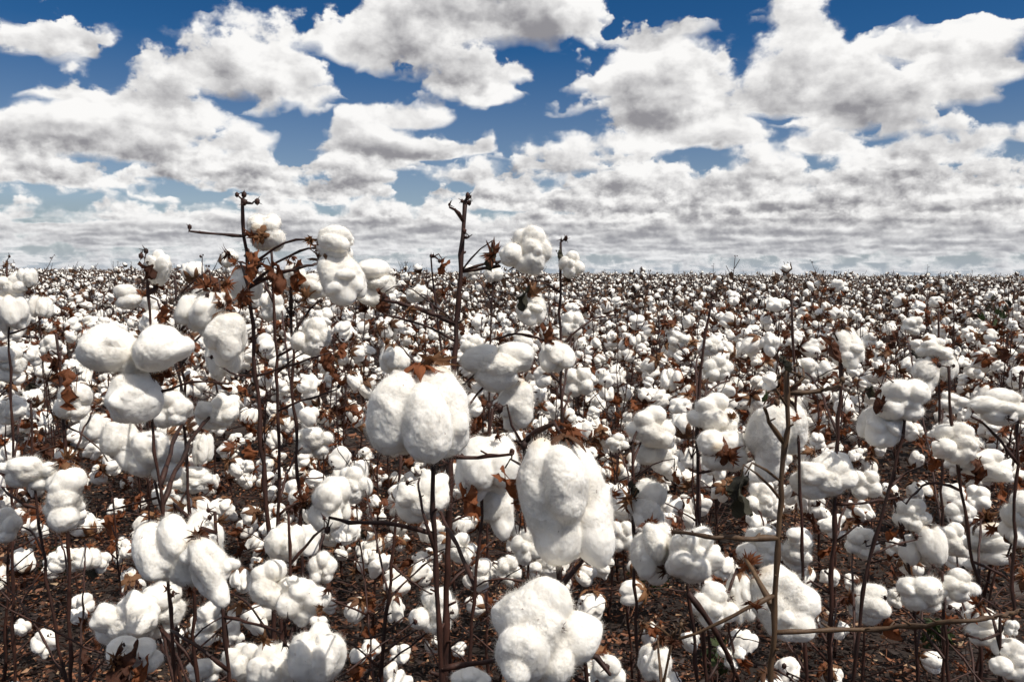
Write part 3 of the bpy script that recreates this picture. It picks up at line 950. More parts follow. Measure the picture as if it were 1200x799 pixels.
# ================================================================== the near plants, each set out from the photograph
# bolls: (px, py, width px, height px, kind, axis[, extra depth])   leaves: (px, py, size px, kind)
# twigs: ([(px, py), ...], radius px)
PLANTS = [
    dict(label='nearest cotton plant, a huge round boll on top of its thick dark stem', d=0.72, r=4.6,
         stem=[(503, 440), (507, 500), (507, 560), (508, 620), (513, 710), (518, 799)],
         bolls=[(491, 484, 117, 112, 'puff', 'd', -0.035), (552, 797, 48, 30, 'puff', 'f', 0.1)],
         twigs=[([(507, 542), (545, 538), (575, 536), (600, 532)], 2.4), ([(507, 619), (470, 612), (430, 613), (404, 611), (386, 606)], 2.6),
                ([(517, 783), (545, 778), (580, 773)], 3.4), ([(508, 650), (497, 600), (488, 572), (492, 560)], 1.6)], leaves=[(452, 448, 22, 'b'), (505, 452, 16, 'b')]),
    dict(label='cotton plant whose long drooping boll hangs lower right of the huge round one', d=0.74, r=4.0,
         stem=[(612, 520), (640, 600), (660, 680), (655, 740), (650, 799)],
         bolls=[(663, 588, 114, 154, 'drape', 'd', -0.03)],
         twigs=[([(612, 530), (600, 500), (594, 474)], 1.4), ([(655, 700), (680, 660), (690, 640)], 2.6)],
         leaves=[(632, 520, 30, 'b'), (592, 570, 40, 'l'), (606, 588, 20, 'b')]),
    dict(label='low cotton plant with a five-lobed boll facing up at the bottom middle', d=0.68, r=4.0,
         stem=[(676, 735), (684, 760), (688, 799)],
         bolls=[(643, 742, 135, 124, 'lump', 'fu', 0), (712, 788, 42, 42, 'puff', 'f', 0.06)],
         twigs=[([(684, 760), (700, 770), (715, 790)], 3)], leaves=[(655, 735, 18, 'b')]),
    dict(label='thick tan leafless stem with a long bare side branch reaching the right edge', d=0.76, r=5.0, mat='tan',
         stem=[(922, 434), (925, 470), (921, 520), (914, 580), (911, 640), (908, 720), (903, 799)],
         bolls=[(917, 708, 74, 90, 'tail', 'dr', 0.05)],
         twigs=[([(924, 464), (940, 461), (962, 458), (984, 452)], 2.6), ([(912, 634), (880, 631), (840, 629), (790, 623)], 2.9),
                ([(910, 736), (960, 738), (1040, 736), (1105, 730), (1150, 726), (1200, 714), (1240, 705)], 2.5),
                ([(913, 515), (903, 497), (896, 478)], 2.4), ([(905, 700), (870, 715), (830, 738), (796, 748)], 2.4),
                ([(934, 452), (944, 440), (941, 432)], 1.6)],
         leaves=[(867, 588, 46, 'd'), (873, 572, 30, 'd'), (916, 430, 18, 'd'), (899, 466, 12, 'g'), (886, 712, 22, 'b')]),
    dict(label='cotton plant with one broad many-lobed boll right of the tan leafless stem', d=1.15, r=3.6,
         stem=[(985, 388), (986, 440), (983, 500), (978, 580), (975, 680), (972, 799)],
         bolls=[(964, 556, 76, 58, 'lump', 'f'), (993, 408, 36, 50, 'tail', 'd'), (1013, 568, 34, 34, 'puff', 'f', .1), (945, 432, 32, 26, 'lump', 'f', .2),
                (1018, 706, 44, 50, 'puff', 'r', .25), (934, 642, 42, 60, 'stack', 'u', .15), (889, 641, 54, 48, 'lump', 'f', .1)],
         twigs=[([(978, 600), (1010, 590), (1050, 583)], 1.4), ([(974, 700), (950, 680), (930, 690)], 1.4)], leaves=[(974, 410, 30, 'l'), (1045, 625, 18, 'l')]),
    dict(label='tallest spindly cotton plant at left, its star-backed boll against the clouds', d=1.12, r=3.6,
         stem=[(284, 234), (287, 280), (292, 330), (297, 400), (302, 470), (309, 560), (318, 650), (324, 799)],
         bolls=[(311, 273, 44, 44, 'puff', 'b'), (393, 285, 44, 42, 'puff', 'r', -.05), (400, 326, 52, 70, 'tail', 'dr', -.05), (287, 333, 40, 44, 'puff', 'd', .05)],
         twigs=[([(286, 278), (262, 275), (240, 273), (222, 271)], 1.5), ([(293, 331), (320, 322), (350, 314), (376, 308)], 2.0),
                ([(303, 446), (280, 440), (252, 427)], 1.2), ([(303, 440), (335, 430), (365, 420), (390, 412)], 1.2), ([(284, 236), (294, 240), (298, 236)], 1.3)],
         leaves=[(300, 322, 34, 'l'), (318, 332, 36, 'l'), (282, 344, 30, 'b'), (376, 306, 34, 'b'), (385, 322, 26, 'b'), (290, 316, 22, 'l')], tip=4),
    dict(label='second of the spindly stems at left, just right of the tallest one', d=1.2, r=2.8,
         stem=[(318, 293), (321, 350), (324, 420), (327, 500), (327, 600), (330, 799)],
         bolls=[(364, 395, 46, 48, 'lump', 'f'), (386, 590, 50, 62, 'puff', 'r'), (367, 518, 46, 36, 'lump', 'f', .15), (270, 303, 20, 22, 'puff', 'f', .1)],
         twigs=[([(320, 320), (300, 305), (286, 300)], 1.2), ([(326, 480), (350, 470), (380, 462), (395, 456)], 1.2)],
         leaves=[(388, 432, 34, 'l'), (268, 296, 20, 'b'), (303, 312, 20, 'b')]),
    dict(label='third thin stem at left, leaning right of the two taller spindly ones', d=1.3, r=2.8,
         stem=[(341, 372), (343, 420), (346, 500), (352, 600), (357, 799)],
         bolls=[(368, 335, 32, 30, 'puff', 'r'), (345, 322, 26, 26, 'puff', 'd'), (408, 568, 44, 44, 'lump', 'f', .3), (320, 360, 30, 34, 'puff', 'f', .3)],
         twigs=[([(342, 390), (355, 370), (375, 352)], 1.2), ([(341, 374), (336, 362), (345, 352)], 1.1)],
         leaves=[(346, 325, 30, 'l'), (358, 348, 26, 'b'), (398, 412, 20, 'l')]),
    dict(label='cotton plant at left whose boll has three separate lobes around a tan centre', d=0.92, r=2.6,
         stem=[(170, 302), (175, 340), (178, 380), (176, 440), (178, 510), (190, 580), (205, 799)],
         bolls=[(160, 438, 128, 118, 'trio', 'f', -.03), (186, 314, 28, 42, 'tail', 'u'), (203, 480, 46, 44, 'puff', 'f', .12), (255, 482, 50, 44, 'lump', 'f', .2)],
         twigs=[([(178, 470), (200, 452), (240, 444), (268, 450)], 1.3)], leaves=[(174, 318, 20, 'l'), (159, 428, 16, 'b'), (178, 440, 18, 'b')]),
    dict(label='cotton plant with a long curved hanging boll under brown leaves left of the tallest stem', d=1.08, r=2.6,
         stem=[(205, 325), (209, 370), (213, 420), (217, 520), (224, 640), (230, 799)],
         bolls=[(240, 362, 58, 62, 'lump', 'dl', -.01), (262, 398, 50, 66, 'tail', 'd', -.03), (150, 348, 30, 30, 'puff', 'l', .3), (262, 415, 46, 60, 'puff', 'd', .1)],
         twigs=[([(208, 352), (225, 345), (245, 352)], 1.4)],
         leaves=[(247, 350, 34, 'l'), (258, 366, 34, 'l'), (252, 378, 22, 'b'), (186, 383, 36, 'l'), (243, 334, 24, 'b')]),
    dict(label='lowish cotton plant at left with an orange curled leaf over its boll', d=1.35, r=2.6,
         stem=[(66, 392), (72, 450), (76, 520), (80, 640), (84, 799)],
         bolls=[(86, 470, 40, 42, 'puff', 'f'), (60, 405, 24, 26, 'puff', 'f', .3), (112, 500, 34, 34, 'puff', 'd', .2)],
         twigs=[([(76, 500), (110, 515), (126, 540)], 1.0)], leaves=[(90, 460, 40, 'l'), (56, 428, 28, 'l')]),
    dict(label='tall cotton plant in the middle with a forked bare tip against the clouds', d=1.15, r=4.6,
         stem=[(545, 236), (541, 290), (536, 360), (533, 430), (530, 520), (526, 600), (520, 799)],
         bolls=[(616, 294, 62, 60, 'lump', 'f', -.03), (438, 331, 50, 56, 'stack', 'u', .02), (584, 430, 88, 60, 'lump', 'f', .05), (601, 476, 48, 62, 'tail', 'd', .1)],
         twigs=[([(543, 256), (536, 247), (527, 243)], 1.8), ([(541, 284), (546, 280), (550, 277)], 1.5), ([(537, 322), (560, 316), (586, 312)], 2.2),
                ([(535, 376), (505, 367), (475, 357), (448, 351)], 2.4), ([(531, 500), (500, 520), (470, 530)], 1.4)],
         leaves=[(578, 298, 30, 'b'), (580, 306, 22, 'd'), (452, 354, 22, 'l'), (480, 362, 18, 'b')], tip=4),
    dict(label='thin upright cotton plant with a small knobbly boll beside its tip, right of centre', d=1.32, r=2.6,
         stem=[(657, 284), (656, 340), (657, 400), (658, 470), (657, 560), (655, 799)],
         bolls=[(670, 310, 31, 34, 'lump', 'f', -.02), (623, 361, 36, 44, 'tail', 'd'), (652, 417, 42, 42, 'puff', 'fd', -.02), (678, 448, 34, 34, 'puff', 'f', .1),
                (670, 380, 28, 30, 'puff', 'f', .25), (614, 401, 26, 28, 'puff', 'r', .15)],
         twigs=[([(657, 405), (680, 382), (702, 370), (722, 369)], 1.2), ([(656, 408), (630, 395), (605, 388), (582, 398)], 1.6)],
         leaves=[(622, 345, 30, 'b'), (618, 352, 24, 'd'), (666, 328, 14, 'b'), (640, 398, 28, 'l'), (655, 300, 12, 'd')], tip=3),
    dict(label='slim stem tipped by a small white boll, just left of the four-lobed boll', d=1.75, r=1.8,
         stem=[(578, 332), (576, 360), (574, 400), (572, 480), (570, 799)],
         bolls=[(578, 322, 22, 18, 'puff', 'u'), (550, 320, 24, 18, 'lump', 'f', .1), (556, 408, 34, 30, 'lump', 'f', .2)], twigs=[], leaves=[(545, 330, 14, 'b')]),
    dict(label='thin stem with a dry curled leaf at its tip, left of the forked bare tip', d=1.6, r=1.9,
         stem=[(505, 302), (508, 330), (512, 370), (520, 430), (524, 520), (526, 799)],
         bolls=[(488, 344, 24, 22, 'lump', 'f', .2), (462, 420, 36, 34, 'puff', 'd', .3)], twigs=[([(505, 304), (510, 301), (516, 306)], 1)], leaves=[(519, 314, 17, 'l'), (520, 345, 18, 'b')]),
    dict(label='cotton plant with a boll trailing a long white tail, between the two largest bolls', d=0.98, r=3.0,
         stem=[(577, 480), (570, 540), (562, 620), (556, 700), (548, 799)],
         bolls=[(569, 545, 76, 78, 'puff', 'fd'), (580, 598, 44, 70, 'tail', 'd', .02), (495, 582, 64, 62, 'lump', 'f', .15)],
         twigs=[], leaves=[(546, 594, 40, 'l'), (556, 600, 26, 'b'), (582, 511, 16, 'b')]),
    dict(label='cotton plant whose boll points right from a spiky dark bur, beside the drooping one', d=1.3, r=2.6,
         stem=[(741, 520), (742, 600), (744, 680), (748, 799)],
         bolls=[(757, 591, 50, 60, 'puff', 'r'), (765, 500, 60, 50, 'lump', 'f', .05), (766, 535, 44, 44, 'tail', 'd', .08), (724, 519, 28, 22, 'lump', 'f', .3)],
         twigs=[], leaves=[(737, 585, 30, 'b'), (738, 578, 20, 'd'), (790, 560, 16, 'l')]),
    dict(label='cotton plant with a two-lobed boll just left of the tan stem at lower right', d=0.88, r=3.2,
         stem=[(800, 612), (806, 680), (812, 740), (818, 799)],
         bolls=[(768, 646, 62, 84, 'puff', 'fd'), (812, 652, 64, 68, 'puff', 'fu', -.04)],
         twigs=[([(812, 695), (830, 725), (850, 760), (866, 799)], 3.0)], leaves=[(790, 628, 24, 'b'), (782, 668, 26, 'b')]),
    dict(label='cotton plant with a bur cross on its boll, left of the tan stem', d=1.2, r=2.8,
         stem=[(834, 350), (826, 400), (819, 450), (816, 520), (820, 620), (826, 799)],
         bolls=[(838, 485, 62, 50, 'lump', 'f'), (846, 528, 58, 50, 'puff', 'b', -.04), (841, 432, 36, 32, 'puff', 'f', .2), (833, 405, 28, 26, 'lump', 'f', .4),
                (795, 398, 24, 22, 'puff', 'f', .6)],
         twigs=[([(819, 470), (840, 450), (855, 446)], 1.2), ([(818, 560), (850, 548), (880, 540)], 1.2)], leaves=[(858, 490, 16, 'b'), (806, 420, 20, 'b')]),
    dict(label='cotton plant with a tall egg-shaped boll behind the tan leafless stem', d=1.1, r=2.6,
         stem=[(928, 352), (930, 420), (936, 500), (940, 640), (945, 799)],
         bolls=[(910, 515, 68, 100, 'tail', 'd', .03), (890, 585, 40, 40, 'lump', 'f', .3)], twigs=[], leaves=[(934, 490, 16, 'b')]),
    dict(label='cotton plant whose long boll slants down left from a rusty bur, at right', d=1.12, r=3.0,
         stem=[(1066, 470), (1055, 520), (1038, 590), (1020, 640), (1008, 720), (1000, 799)],
         bolls=[(1056, 468, 60, 50, 'puff', 'f'), (1034, 498, 48, 58, 'tail', 'dl', .02), (1010, 636, 38, 36, 'puff', 'f', .2)],
         twigs=[([(1038, 560), (1060, 555), (1080, 547)], 1.3), ([(1012, 660), (1040, 640), (1075, 632)], 1.2)], leaves=[(1032, 470, 30, 'l'), (1080, 520, 20, 'b')]),
    dict(label='cotton plant carrying two side-by-side bolls at right, above its crossed twigs', d=1.22, r=2.8,
         stem=[(1112, 430), (1114, 500), (1124, 560), (1140, 640), (1146, 720), (1150, 799)],
         bolls=[(1117, 520, 60, 52, 'lump', 'f'), (1160, 545, 60, 38, 'lump', 'f'), (1158, 640, 52, 56, 'stack', 'd', .1), (1125, 600, 34, 30, 'puff', 'f', .4)],
         twigs=[([(1124, 570), (1095, 560), (1078, 570), (1062, 590)], 1.4), ([(1142, 650), (1160, 665), (1185, 680)], 1.4)], leaves=[(1146, 552, 28, 'l'), (1090, 540, 28, 'l'), (1165, 620, 22, 'b')]),
    dict(label='cotton plant at the right edge with a wide double boll', d=1.12, r=2.8,
         stem=[(1196, 440), (1192, 520), (1188, 640), (1186, 799)],
         bolls=[(1176, 477, 78, 44, 'lump', 'f'), (1196, 607, 44, 68, 'stack', 'u', .05)], twigs=[([(1190, 540), (1160, 500), (1138, 488)], 1.6)], leaves=[(1180, 490, 14, 'b')]),
    dict(label='tall cotton plant at right with a cap boll over two hanging lobes', d=1.55, r=2.2,
         stem=[(1100, 366), (1100, 430), (1103, 520), (1106, 799)],
         bolls=[(1097, 409, 42, 26, 'lump', 'f'), (1083, 440, 32, 46, 'tail', 'dl'), (1110, 430, 24, 30, 'puff', 'd'), (1070, 382, 26, 22, 'puff', 'f', .8), (1116, 472, 34, 26, 'puff', 'f', .1)],
         twigs=[], leaves=[(1098, 424, 14, 'b')]),
    dict(label='cotton plant at lower right with a small boll stacked on a larger one', d=1.25, r=2.4,
         stem=[(1046, 580), (1062, 640), (1070, 700), (1076, 799)],
         bolls=[(1068, 603, 42, 38, 'puff', 'f'), (1082, 640, 54, 54, 'lump', 'd'), (1118, 632, 40, 40, 'lump', 'f', .2)], twigs=[([(1064, 640), (1040, 634), (1015, 640)], 1.2)], leaves=[(1058, 624, 16, 'l')]),
    dict(label='low cotton plant under the long bare branch, with a row of two clumped bolls', d=1.15, r=2.6,
         stem=[(1104, 670), (1108, 730), (1112, 799)],
         bolls=[(1084, 697, 62, 46, 'lump', 'f'), (1126, 686, 46, 38, 'lump', 'f'), (1050, 700, 20, 24, 'puff', 'f', .1)], twigs=[], leaves=[(1102, 694, 16, 'b')]),
    dict(label='cotton plant at the bottom right corner with grey-shaded bolls', d=1.0, r=2.8,
         stem=[(1172, 715), (1172, 760), (1172, 799)],
         bolls=[(1182, 773, 52, 48, 'lump', 'f'), (1154, 735, 44, 44, 'stack', 'd', .05), (1185, 735, 16, 18, 'puff', 'f')], twigs=[([(1172, 730), (1150, 750), (1135, 745)], 1.2)], leaves=[(1145, 722, 20, 'l')]),
    dict(label='low cotton plant left of the tan stem with a clumped boll near the bottom', d=1.12, r=2.4,
         stem=[(852, 700), (858, 750), (862, 799)],
         bolls=[(838, 711, 58, 52, 'lump', 'f'), (870, 700, 36, 56, 'puff', 'd', .02), (858, 770, 34, 26, 'trio', 'f')], twigs=[], leaves=[(880, 705, 20, 'b')]),
    dict(label='cotton plant with a great draped white boll at lower left', d=0.85, r=3.4,
         stem=[(252, 600), (256, 660), (262, 730), (268, 799)],
         bolls=[(215, 652, 100, 98, 'lump', 'fd'), (250, 668, 56, 88, 'tail', 'dr', -.03), (178, 640, 34, 38, 'puff', 'f', .05)],
         twigs=[([(262, 720), (290, 725), (330, 742)], 1.8), ([(268, 790), (230, 755), (200, 738)], 2.0)], leaves=[(256, 610, 20, 'b'), (222, 690, 16, 'b')]),
    dict(label='cotton plant with an untidy pale boll under the great draped one', d=0.98, r=2.8,
         stem=[(198, 700), (202, 750), (206, 799)],
         bolls=[(150, 724, 74, 66, 'lump', 'f', .02), (188, 712, 54, 66, 'stack', 'u', .05)], twigs=[], leaves=[(196, 690, 14, 'b')]),
    dict(label='low cotton plant bottom left, a brown open bur in front of its boll', d=0.9, r=2.8,
         stem=[(150, 770), (148, 799)], bolls=[(156, 768, 66, 40, 'puff', 'b')], twigs=[], leaves=[(140, 783, 46, 'l'), (165, 788, 30, 'l'), (150, 779, 36, 'b')]),
    dict(label='cotton plant with three ragged bolls in a triangle, foot of the spindly stems', d=0.98, r=3.0,
         stem=[(338, 600), (340, 660), (344, 720), (348, 799)],
         bolls=[(357, 703, 62, 58, 'puff', 'f'), (318, 684, 62, 56, 'lump', 'f', .02), (334, 636, 44, 42, 'puff', 'u', .08), (378, 665, 34, 40, 'puff', 'f', .12)],
         twigs=[([(340, 655), (365, 630), (380, 618)], 1.6), ([(340, 690), (390, 702), (430, 720)], 1.6)], leaves=[(384, 690, 16, 'b')]),
    dict(label='low cotton plant at the bottom with a smooth dome boll and two grey ones', d=0.86, r=3.0,
         stem=[(340, 760), (345, 799)],
         bolls=[(371, 770, 68, 68, 'puff', 'u'), (320, 785, 58, 54, 'puff', 'u', .04), (284, 774, 44, 44, 'puff', 'u', .06), (374, 731, 22, 19, 'puff', 'f', .03)], twigs=[], leaves=[(310, 750, 20, 'b')]),
    dict(label='cotton plant near the left edge with a boll hanging in two tiers', d=1.22, r=2.4,
         stem=[(36, 470), (40, 560), (50, 640), (62, 720), (76, 799)],
         bolls=[(76, 583, 52, 80, 'stack', 'd'), (34, 555, 64, 42, 'lump', 'f'), (6, 616, 36, 44, 'puff', 'f', .05), (98, 655, 38, 28, 'puff', 'd', .4)],
         twigs=[([(44, 600), (20, 590), (2, 570)], 1.6)], leaves=[(100, 570, 14, 'b')]),
    dict(label='tall leafless cotton plant at the left edge stacked with small bolls', d=1.65, r=2.0,
         stem=[(8, 306), (9, 350), (12, 420), (14, 520), (16, 799)],
         bolls=[(16, 335, 34, 34, 'lump', 'f'), (12, 368, 44, 44, 'lump', 'd'), (48, 358, 24, 30, 'puff', 'd', .1), (32, 326, 20, 24, 'puff', 'u'), (10, 425, 36, 44, 'stack', 'u', .1), (14, 480, 34, 36, 'lump', 'f', .2)],
         twigs=[([(10, 400), (35, 385), (50, 372)], 1)], leaves=[(8, 310, 10, 'b')]),
    dict(label='cotton plant below the three-lobed boll with loose hanging white tufts', d=1.3, r=2.4,
         stem=[(160, 480), (172, 530), (186, 580), (200, 640), (212, 799)],
         bolls=[(180, 535, 74, 60, 'lump', 'f'), (142, 522, 46, 62, 'tail', 'd'), (238, 525, 24, 38, 'puff', 'd', .1), (222, 562, 52, 30, 'lump', 'f', .1), (208, 596, 38, 34, 'puff', 'f', .1)],
         twigs=[([(186, 580), (150, 592), (120, 600)], 1.2)], leaves=[(246, 570, 12, 'b')]),
    dict(label='reddish cotton stem left of the nearest plant with small bolls near the ground', d=1.45, r=2.8,
         stem=[(470, 535), (464, 600), (458, 680), (450, 740), (446, 799)],
         bolls=[(508, 716, 58, 54, 'lump', 'f'), (540, 642, 40, 36, 'lump', 'f', .1), (563, 672, 30, 46, 'stack', 'u', .1), (420, 565, 34, 50, 'lump', 'f', .3), (398, 625, 50, 30, 'lump', 'f', .5)],
         twigs=[([(460, 660), (490, 690), (520, 700)], 1.2), ([(450, 740), (420, 752), (405, 742)], 1.0)], leaves=[(555, 655, 14, 'l')]),
    dict(label='cotton plant half hidden behind the long drooping boll, small bolls at its foot', d=1.5, r=2.4,
         stem=[(612, 560), (618, 640), (622, 799)],
         bolls=[(618, 640, 40, 44, 'lump', 'f'), (596, 668, 30, 36, 'puff', 'f', .1), (636, 660, 34, 28, 'lump', 'f', .2), (728, 628, 28, 36, 'puff', 'f', .2)], twigs=[([(620, 690), (580, 675), (552, 690)], 1.2)], leaves=[]),
    dict(label='short cotton plant low at left with two small bolls over the bare ground', d=1.5, r=2.2,
         stem=[(262, 700), (266, 750), (270, 799)],
         bolls=[(246, 730, 34, 50, 'stack', 'u'), (240, 786, 40, 30, 'lump', 'f'), (205, 745, 20, 26, 'puff', 'f', .2)], twigs=[], leaves=[(258, 738, 20, 'b')]),
    dict(label='broken pale stalk with splayed dry bracts at the bottom right of centre', d=1.0, r=2.8, mat='tan',
         stem=[(788, 748), (784, 775), (778, 799)],
         bolls=[(768, 775, 40, 40, 'puff', 'd', .08)], twigs=[([(788, 748), (776, 738), (763, 730)], 1.4), ([(787, 750), (792, 738), (789, 730)], 1.2)], leaves=[(788, 752, 18, 'b')]),
]

def np3(v):
    return np.array(v[:])


n_big = 0
for pi, P in enumerate(PLANTS):
    g = np.random.default_rng(1000 + pi)
    d = P['d']
    k = d / FPX
    mat = M_BARK_TAN if P.get('mat') == 'tan' else M_BARK
    pts = [np3(at(x, y, d)) for x, y in P['stem']]
    low = pts[-1]
    lean = (pts[-1] - pts[-2])
    lean = lean / max(1e-6, abs(lean[2]))
    foot = np.array([low[0] + np.clip(lean[0], -.15, .15) * low[2], low[1] + g.normal(0, .02) + 0.02, -0.02])
    world_pts = pts + ([low * .5 + foot * .5, foot] if low[2] > 0.05 else [np.array([low[0], low[1], -0.02])])
    world_pts = world_pts[::-1]
    origin = Vector((float(foot[0]), float(foot[1]), 0.0))
    root = bpy.data.objects.new('cotton_plant', None)
    root.empty_display_size = 0.1
    COL.objects.link(root)
    root.location = origin
    tagd(root, P['label'], 'cotton plant', 'near cotton plants')
    O3 = np3(origin)
    r0 = max(0.0026, P['r'] * k * 1.05)
    r1 = max(0.0011, P['r'] * k * 0.52)
    mb, sp, sr = stem_geo([p - O3 for p in world_pts], r0, r1, g, step=0.022 * max(d, .8), wob=0.0016 * d, sides=9 if d < 1 else 7, tip=P.get('tip', 2))
    stem_o = link('stem', mb.mesh('stem', [mat]), root)
    spw = sp + O3
    for tw, rp in P['twigs']:
        tp = [np3(at(x, y, d + (0.02 * j if j else 0) * g.uniform(-1, 1))) for j, (x, y) in enumerate(tw)]
        i0 = int(np.argmin(np.linalg.norm(spw - tp[0], axis=1)))
        tp[0] = spw[i0]
        mb, _, _ = stem_geo([p - O3 for p in tp], rp * k * 1.15, rp * k * 0.7, g, step=0.014, wob=0.0010, sides=6, tip=1)
        link('branch', mb.mesh('branch', [mat]), root)
    for bi, B in enumerate(P['bolls']):
        x, y, w, h, kind, axc = B[:6]
        dd = d + (B[6] if len(B) > 6 else 0)
        ax = Vector(AXES[axc]) + Vector(g.normal(0, 0.10, 3))
        kk = dd / FPX
        if w * kk * 1000 > 0 and max(w, h) >= 84:
            n_big += 1
            data = cotton_geo(kind, 2000 + pi * 10 + bi, 7, 24000, 0.14, 0.0010).mesh('cotton_' + kind, [M_COTTON_HI, M_WISP], tone=True)
        else:
            lst = HI.get(kind, HI['tail'])
            data = lst[(pi * 3 + bi) % len(lst)]
        base, ax = place_boll(root, origin, at(x, y, dd), w * kk, h * kk, ax, data, BUR[(pi + bi) % len(BUR)], spin=g.uniform(0, 6.28), bur_scale=(0.62 if max(w, h) < 84 else 0.42) if kind != 'trio' else 0.40)
        connect(root, origin, spw, np3(base), ax, g, r=0.0014 + 0.0006 * (d < 1), mat=mat)
        for q in range(1 if w > 60 else 2):
            o = link('dry_bract', BRACT[(pi + bi + q * 3) % len(BRACT)], root)
            o.scale = (min(0.030, max(w * kk * .42, 0.016)),) * 3
            o.rotation_euler = tuple(g.uniform(-3, 3, 3))
            o.location = Vector(base) - origin + Vector(g.normal(0, .25 * o.scale[0], 3)) - Vector(ax) * .006
    for q in range(6):                                    # bare fruiting branches low on the plant
        i0 = int(g.integers(len(sp) // 8, int(len(sp) * .6)))
        a = g.uniform(0, 6.28)
        L = g.uniform(.10, .32)
        e = sp[i0] + np.array([math.cos(a), abs(math.sin(a)) * .8, g.uniform(0.0, .6)]) * L
        mb, _, _ = stem_geo([sp[i0], sp[i0] * .5 + e * .5 + np.array([0, 0, .02]) + g.normal(0, .008, 3), e], .0019, .0010, g, step=0.02, wob=0.0014, sides=5, tip=2)
        link('branch', mb.mesh('branch', [mat]), root)
    for li, (x, y, s, kd) in enumerate(P['leaves']):
        kk = (d - 0.02) / FPX
        if kd == 'b':
            o = link('dry_bract', BRACT[(pi + li) % len(BRACT)], root)
            o.scale = (s * kk,) * 3
            o.rotation_euler = tuple(g.uniform(-3, 3, 3))
        else:
            pool = {'l': LEAF, 'd': LEAF_DARK, 'g': LEAF_GREEN}[kd]
            o = link({'l': 'dry_leaf', 'd': 'withered_leaf', 'g': 'green_leaf'}[kd], pool[(pi + li) % len(pool)], root)
            o.scale = (s * kk * 1.15,) * 3
            o.rotation_euler = (g.uniform(-.7, .7), g.uniform(-.6, .6), g.uniform(-1.2, 1.2))
        o.location = at(x, y - (s * .35 if kd != 'b' else 0), d - 0.02) - origin
        if kd != 'b':                                     # the stalk that holds the leaf
            t = np3(at(x, y - s * .55, d - 0.02))
            connect(root, origin, spw, t, (0, 0, -1), g, r=0.0009, mat=mat, name='leaf_stalk')


# ================================================================== the field behind: each plant from a plan
def plan(seed, H=None):
    g = np.random.default_rng(seed)
    H = H or g.uniform(0.82, 1.04)
    lean = g.normal(0, 0.05, 2)
    zs = np.linspace(0, H, 8)
    st = np.column_stack([lean[0] * zs + 0.012 * np.cumsum(g.normal(0, 1, 8)) * .6, lean[1] * zs + 0.012 * np.cumsum(g.normal(0, 1, 8)) * .6, zs])
    st[0, :2] = 0
    br, bo, lv = [], [], []
    nb = int(g.integers(10, 14))
    a = g.uniform(0, 6.28)
    for i in range(nb):
        z = 0.09 + (H * 0.90 - 0.09) * (i + .5) / nb + g.normal(0, .015)
        a += 2.4 + g.normal(0, .35)
        L = (0.07 + 0.24 * (1 - z / H) ** .8) * g.uniform(.6, 1.15)
        s = np.array([np.interp(z, zs, st[:, 0]), np.interp(z, zs, st[:, 1]), z])
        o = np.array([math.cos(a), math.sin(a), 0])
        up = g.uniform(0.15, 0.75)
        mid = s + (o * .55 + np.array([0, 0, up * .6])) * L + g.normal(0, .006, 3)
        e = s + (o + np.array([0, 0, up * .75])) * L
        br.append([s, mid, e])
        if g.random() < 0.84:
            ax = o * g.uniform(.3, 1.0) + np.array([0, 0, g.uniform(-1.1, .6)]) + g.normal(0, .2, 3)
            bo.append((e, ax, g.uniform(0.056, 0.092), g.uniform(.85, 1.3), int(g.integers(0, 8))))
        if L > .11 and g.random() < 0.5:
            ax = g.normal(0, 1, 3) * .6 + np.array([0, 0, g.uniform(-.9, .5)])
            bo.append((mid, ax, g.uniform(0.044, 0.070), g.uniform(.85, 1.2), int(g.integers(0, 8))))
        if g.random() < 0.75:
            lv.append((mid + g.normal(0, .01, 3), g.uniform(0.035, 0.070), tuple(g.uniform(-1.2, 1.2, 3)), int(g.integers(0, 5))))
    tw = []
    for i in range(int(g.integers(2, 5))):
        z = H * g.uniform(.62, .95)
        a = g.uniform(0, 6.28)
        s = np.array([np.interp(z, zs, st[:, 0]), np.interp(z, zs, st[:, 1]), z])
        L = g.uniform(.06, .16)
        e = s + np.array([math.cos(a) * .55, math.sin(a) * .55, 1.0]) * L
        tw.append([s, s * .5 + e * .5 + g.normal(0, .008, 3), e])
    for i in range(int(g.integers(5, 9))):
        z = H * g.uniform(.08, .6)
        a = g.uniform(0, 6.28)
        s = np.array([np.interp(z, zs, st[:, 0]), np.interp(z, zs, st[:, 1]), z])
        L = g.uniform(.14, .34)
        e = s + np.array([math.cos(a), math.sin(a), g.uniform(-.1, .6)]) * L
        tw.append([s, s * .5 + e * .5 + np.array([0, 0, .03]) + g.normal(0, .012, 3), e])
    br_ = [(b[0] - np.array([0, 0, .004]), g.uniform(.035, .06), tuple(g.uniform(-3, 3, 3)), int(g.integers(0, 8))) for b in bo if g.random() < .8]
    return dict(H=H, stem=st, twigs=tw, bracts=br_, branches=br, bolls=bo, leaves=lv, seed=seed)


